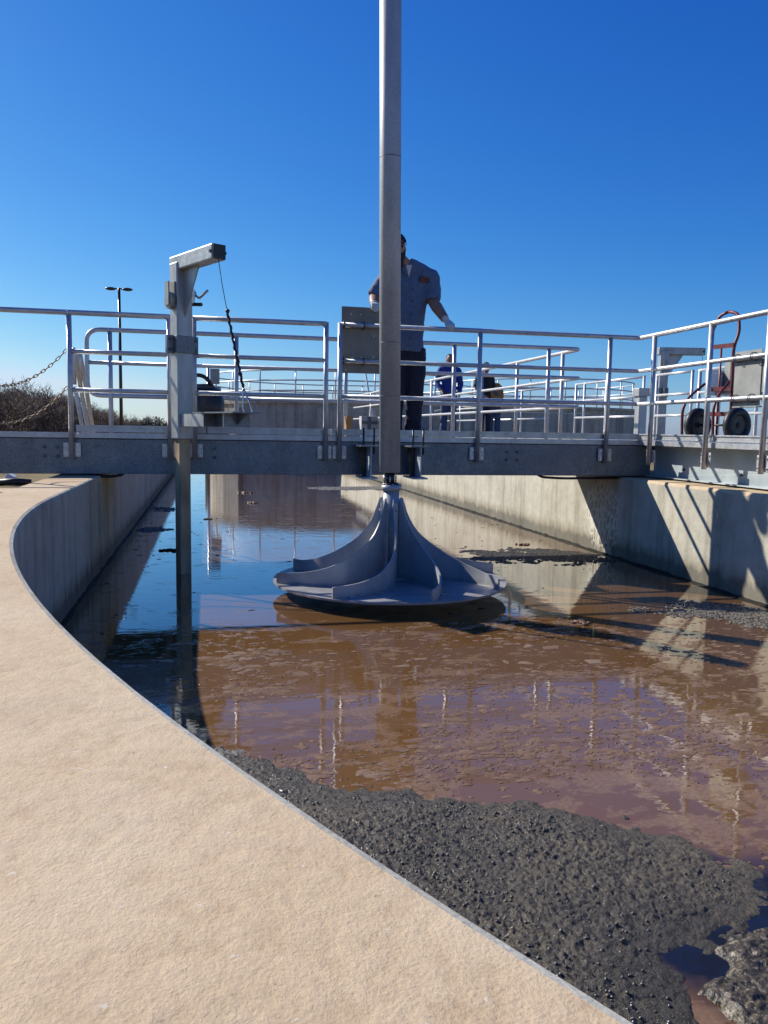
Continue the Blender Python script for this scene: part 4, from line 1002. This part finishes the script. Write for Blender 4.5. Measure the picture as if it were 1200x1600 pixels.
for z in (2.25, 2.37, 2.49, 2.61, 2.73): put(BTM, 'button', man, on_shirt(1.99, z, .004))
m = MB(); q = [on_shirt(x, z, .006) for x, z in ((1.92, 2.96), (1.985, 2.96), (1.955, 2.84))]; m.add(q, [(0, 1, 2)]); m.build('undershirt', M['tee'], man, recalc=False)
for s, x1 in ((-1, 1.87), (1, 2.05)):
    m = MB(); q = [on_shirt(1.955 + s * .035, 2.965, .008), on_shirt(x1, 2.945, .012), on_shirt(x1 - s * .012, 2.90, .012), on_shirt(1.955 + s * .012, 2.855, .008)]; m.add(q, [(0, 1, 2, 3)]); m.build('collar', M['shirt'], man)

def stand(x, y, z, hgt, yaw, arm=(0, 0)):
    k = hgt / 1.8; f = V((math.sin(yaw), math.cos(yaw), 0)); rt = V((f.y, -f.x, 0)); c = V((x, y, z)); up = V((0, 0, 1))
    P_ = lambda a, b_, h: c + rt * a * k + f * b_ * k + up * h * k
    return dict(rt=rt, f=f, k=k, torso=[P_(0, 0, .95), P_(0, 0, 1.12), P_(0, .01, 1.32), P_(0, 0, 1.45), P_(0, .01, 1.54)], head=P_(0, .03, 1.67), hem=-.1,
                sh=[P_(-.2, 0, 1.44), P_(.2, 0, 1.44)], el=[P_(-.27, -.02, 1.16), P_(.27, -.02, 1.16)], wr=[P_(-.25 + arm[0] * .1, .06 + arm[0] * .2, .9 + arm[0] * .15), P_(.25 - arm[1] * .1, .06 + arm[1] * .2, .9 + arm[1] * .15)],
                hip=[P_(-.09, 0, .93), P_(.09, 0, .93)], kn=[P_(-.1, .02, .5), P_(.1, .02, .5)], an=[P_(-.11, 0, .09), P_(.11, 0, .09)])
def hands_down(root, Jd):
    f, up = V(Jd['f']), V((0, 0, 1))
    for i in range(2):
        w_ = V(Jd['wr'][i]); e = V(Jd['el'][i]); d = (w_ - e).normalized(); s_ = V(Jd['f'])
        pm = w_ + d * .07
        hand(root, M['skin'], w_, pm, [[pm + d * .04 + s_ * (.03 - .02 * j), pm + d * .075 + s_ * (.032 - .02 * j), pm + d * (.1 - .008 * abs(j - 1)) + s_ * (.036 - .02 * j)] for j in range(4)], [pm + s_ * .045, pm + s_ * .055 + d * .03], name='hand', vox=.008)
j1 = stand(5.33, 17.45, DK, 1.80, math.radians(188), (.2, .5)); r_, _ = person('worker in royal blue shirt and jeans standing on the walkway', (5.33, 17.45, DK), j1, dict(top=M['blue'], legs=M['jeans'], long=True, loose=True), .018); hands_down(r_, j1)
j2 = stand(6.35, 17.9, DK, 1.68, math.radians(160), (.9, .6)); r_, _ = person('worker in dark shirt and cap looking down beside the tan jacket', (6.35, 17.9, DK), j2, dict(top=M['dark'], legs=M['navy'], cap=True), .018); hands_down(r_, j2)
j3 = stand(7.0, 19.0, DK, 1.62, math.radians(20), (.3, .3)); j3['torso'][3] += V((0, .16, -.14)); j3['torso'][4] += V((0, .24, -.17)); j3['head'] += V((0, .34, -.24)); j3['sh'] = [q + V((0, .14, -.12)) for q in j3['sh']]; j3['el'] = [q + V((0, .2, -.1)) for q in j3['el']]; j3['wr'] = [q + V((0, .25, -.05)) for q in j3['wr']]
r_, _ = person('stooping worker in tan work jacket seen from behind', (7.0, 19.0, DK), j3, dict(top=M['tan'], legs=M['jeans'], long=True, loose=True), .018); hands_down(r_, j3)

# ------------------------------------------------------------------ tanks and far walls
def tank(cx, cy, R, zt_, label, npost, rails):
    t = thing('concrete_tank', (cx, cy, -.3), label, 'tank'); n = 96
    def ring(prof, name, mat):
        m = MB(); vs = []; fs = []; L = len(prof)
        for i in range(n):
            a = 6.2832 * i / n
            for r, z in prof: vs.append((cx + r * math.cos(a), cy + r * math.sin(a), z))
        for i in range(n):
            j = (i + 1) % n
            for q in range(L - 1): fs.append((i * L + q, i * L + q + 1, j * L + q + 1, j * L + q))
        m.add(vs, fs, False); o = m.build(name, mat, t); return o
    ring([(R, -.5), (R, zt_ - .3), (R, zt_ - .12)], 'wall', M['wall_far']); ring([(R, zt_ - .12), (R + .07, zt_ - .1), (R + .07, zt_), (R - .3, zt_), (R - .3, -.5)], 'rim', M['wall_far'])
    for k in range(8):
        a = 6.2832 * k / 8 - 1.75; q = V((cx + (R + .06) * math.cos(a), cy + (R + .06) * math.sin(a), 0)); d = V((math.cos(a), math.sin(a), 0))
        m = MB(); m.bar((q.x, q.y, -.4), (q.x, q.y, zt_ - .25), .9, .16, up=d); m.build('pilaster', M['wall_far'], t)
    for z in rails:
        pts = [(cx + (R - .1) * math.cos(a), cy + (R - .1) * math.sin(a), zt_ + z) for a in [6.2832 * i / 64 for i in range(64)]]
        MB().tube(pts, .026, 8, closed=True).build('rail', M['alu'], t)
    me = MB().tube([(0, 0, 0), (0, 0, 1.06)], .024, 8).mesh('post'); me.materials.append(M['alu'])
    for i in range(npost):
        a = 6.2832 * i / npost; put(me, 'post', t, (cx + (R - .1) * math.cos(a), cy + (R - .1) * math.sin(a), zt_))
tank(4.95, 32.0, 4.95, 2.27, 'round concrete tank with curved railing beyond the bridge', 22, (.36, .71, 1.06))
tank(14.0, 32.2, 3.9, 2.32, 'smaller round concrete tank seen past the far walkway', 18, (.36, .71, 1.06))
single(MB().box(5.2, 13, 25.6, 26.0, -.3, 2.0), 'channel_wall', M['wall_far'], (9, 25.8, -.3), 'plain dark concrete wall behind the group of workers', 'wall', bevel=.02)
ws = thing('tank_stair', (5.8, 25.2, -.3), 'white sloping stair rails beside the far tank', 'stair')
for dx in (0, .9):
    MB().tube(smooth_path([(4.75 + dx, 24.6, 3.3), (5.15 + dx, 25.0, 1.6), (6.3 + dx, 25.2, 1.95), (7.6 + dx, 25.2, 2.25)], .1), .028, 8).build('rail', M['white'], ws)
    for q in (5.3, 6.0, 6.7): MB().tube([(q + dx, 25.2, -.3), (q + dx, 25.2, 1.75 + (q - 5.3) * .25)], .024, 8).build('post', M['white'], ws)
# panel on a stand by the tank
cp = thing('panel_stand', (.03, 24.8, -.3), 'slim pole with small flat panels near the round tank', 'panel')
MB().tube([(.0, 24.8, -.3), (.0, 24.8, 3.1)], .045, 10).build('pole', M['alu'], cp)
MB().box(.06, .34, 24.78, 24.84, 2.62, 3.08).build('panel', M['encl'], cp, .01); MB().box(.06, .38, 24.78, 24.84, 2.02, 2.55).build('panel', M['encl'], cp, .01)
# utility cabinets behind the workers
for x, y, w_, h_, lab in ((4.95, 20.5, .5, 1.45, 'tall grey cabinet behind the worker in blue'), (5.6, 21.2, .8, .75, 'low grey cabinet behind the worker in blue')):
    c_ = thing('cabinet', (x, y, DK), lab, 'cabinet'); MB().box(x - w_ / 2, x + w_ / 2, y - .25, y + .25, DK, DK + h_).build('body', M['encl'], c_, .01); MB().box(x - w_ / 2 - .04, x + w_ / 2 + .04, y - .29, y + .29, DK + h_, DK + h_ + .07).build('lid', M['alu'], c_, .01)

# ------------------------------------------------------------------ far left: pole, path, trees
lp = thing('light_pole', (-3.9, 38.4, -.3), 'tall black light pole with two flat lamp heads', 'light pole')
MB().tube([(-3.9, 38.4, -.3), (-3.9, 38.4, 7.5)], [.085, .06], 12).build('pole', M['blackpaint'], lp)
MB().tube([(-4.2, 38.4, 7.47), (-3.6, 38.4, 7.47)], .03, 8).build('cross_arm', M['blackpaint'], lp)
for s in (-1, 1):
    m = MB(); m.ball((-3.9 + s * .36, 38.4, 7.45), .24, .16, .075, 14, 8); m.build('lamp_head', M['blackpaint'], lp)
pm = MB(); pm.box(-30, -1.42, 19.5, 20.6, -.31, -.22); tag(pm.build('path', M['cap'], bevel=.02), kind='structure')
for x, y, sx, sz, rot, lab in ((-6.0, 23.4, .5, .34, .2, 'larger pale concrete block on the dry grass'), (-5.3, 23.0, .22, .3, .5, 'slim pale concrete block leaning on the dry grass')):
    m = MB(); R_ = Matrix.Translation((x, y, -.3)) @ Matrix.Rotation(rot, 4, 'Y'); m.box(-sx / 2, sx / 2, -.2, .2, -.05, sz, R_); single(m, 'concrete_block', M['white'], (x, y, -.3), lab, 'block', bevel=.015)
single(MB().tube([(-5.5, 22.6, -.22), (-5.0, 22.5, -.18), (-4.6, 22.55, -.22)], .09, 10), 'pipe_length', M['black'], (-5.1, 22.5, -.3), 'short black pipe lying on the dry grass', 'pipe')

def tree_meshes(seed, h):
    rnd = random.Random(seed); tr = MB(); tw = MB()
    def seg(mb, a, b_, ra, rb):
        mb.tube([a, b_], [ra, rb], 3, cap=False)
    def grow(p_, d, L, r, lev):
        n = 3; q = p_
        for i in range(n):
            d2 = (d + V((rnd.gauss(0, .16), rnd.gauss(0, .16), rnd.gauss(.05, .1)))).normalized(); e = q + d2 * L / n
            seg(tr if lev < 2 else tw, q, e, r * (1 - i / n * .5), r * (1 - (i + 1) / n * .5)); q = e; d = d2
            if lev < 4:
                for c_ in range(2 if lev < 3 else 2):
                    a = rnd.uniform(0, 6.28); o_ = V((math.cos(a), math.sin(a), rnd.uniform(-.1, .9))).normalized()
                    grow(q, (d * .55 + o_ * .85).normalized(), L * rnd.uniform(.45, .68), max(.018, r * .5), lev + 1)
    for s in range(3):
        a = rnd.uniform(0, 6.28); grow(V((rnd.gauss(0, .15), rnd.gauss(0, .15), 0)), V((math.cos(a) * .35, math.sin(a) * .35, 1)).normalized(), h * .52, .085, 1)
    return tr.mesh('trunk', recalc=False), tw.mesh('crown', recalc=False)
protos = []
for sd_ in range(4):
    a, c_ = tree_meshes(sd_ + 11, 5.0); a.materials.append(M['bark']); c_.materials.append(M['twig']); protos.append((a, c_))
print('tree tris', [(len(a.polygons), len(c_.polygons)) for a, c_ in protos])
rnd = random.Random(5)
def ground_at(px, dist):
    d = fw * F_PX + cr * (px - 600); d.z = 0; d = d / F_PX; d.normalize(); return V((d.x * dist, d.y * dist, -.3))
i = 0
for row in range(4):
    px = -150.0
    while px < 275:
        t = max(0, px) / 260; dist = (72 + 20 * row) + 120 * t ** 1.3 + rnd.uniform(-4, 4)
        topy = float(np.interp(px, [0, 60, 100, 150, 200, 260], [610, 610, 617, 634, 648, 657])) + rnd.uniform(-4, 8)
        hh = (666 - topy) / F_PX * dist + 1.63
        tr = thing('bare_tree', ground_at(px, dist), 'bare leafless tree in the dark brown treeline', 'tree', 'treeline beyond the plant')
        s = hh / 5.0; tr.scale = (s * 1.15, s * 1.15, s); tr.rotation_euler = (0, 0, rnd.uniform(0, 6.28))
        a, c_ = protos[i % 4]; i += 1
        for nm, me in (('trunk', a), ('crown', c_)):
            o = bpy.data.objects.new(nm, me); COL.objects.link(o); o.parent = tr
        px += rnd.uniform(15, 24) * (1 - .35 * t)
# evergreen bush in the gap at the end of the treeline
eb_ = thing('evergreen_bush', ground_at(242, 150), 'single darker evergreen bush at the thin end of the treeline', 'bush')
m = MB()
for k in range(900):
    u = rnd.random() ** .4 * 1.9; a = rnd.uniform(0, 6.28); b_ = rnd.uniform(-1, 1); c_ = OFF[eb_] + V((u * math.cos(a) * math.sqrt(1 - b_ * b_) * 1.5, u * math.sin(a), 1.6 + u * b_ * .95))
    d = V((rnd.gauss(0, 1), rnd.gauss(0, 1), rnd.gauss(0, 1))).normalized() * .16; e = d.orthogonal().normalized() * .1; m.add([c_ - d, c_ + e, c_ + d, c_ - e], [(0, 1, 2, 3)])
m.build('foliage', plain('evergreen', (.03, .045, .02), .8, 0, .4, .7), eb_, recalc=False); MB().tube([OFF[eb_], OFF[eb_] + V((0, 0, 1.5))], .12, 8).build('trunk', M['bark'], eb_)
# low brush between the trunks
m = MB()
for k in range(9000):
    px = rnd.uniform(-150, 272); t = max(0, px) / 260; dist = (70 + rnd.uniform(0, 45)) + 120 * t ** 1.3; c_ = ground_at(px, dist); h_ = (666 - (613 + 46 * t ** .9)) / F_PX * dist * .55 + 1.2
    b_ = c_ + V((rnd.gauss(0, .25), rnd.gauss(0, .25), h_ * rnd.uniform(.4, 1))); s_ = V((rnd.gauss(0, .03), rnd.gauss(0, .03), 0)).normalized() * .035 * (1 + t)
    m.add([c_ - s_, c_ + s_, b_], [(0, 1, 2)])
tag(m.build('underbrush', M['twig'], recalc=False), 'dense bare underbrush below the treeline', 'brush', kind='stuff')
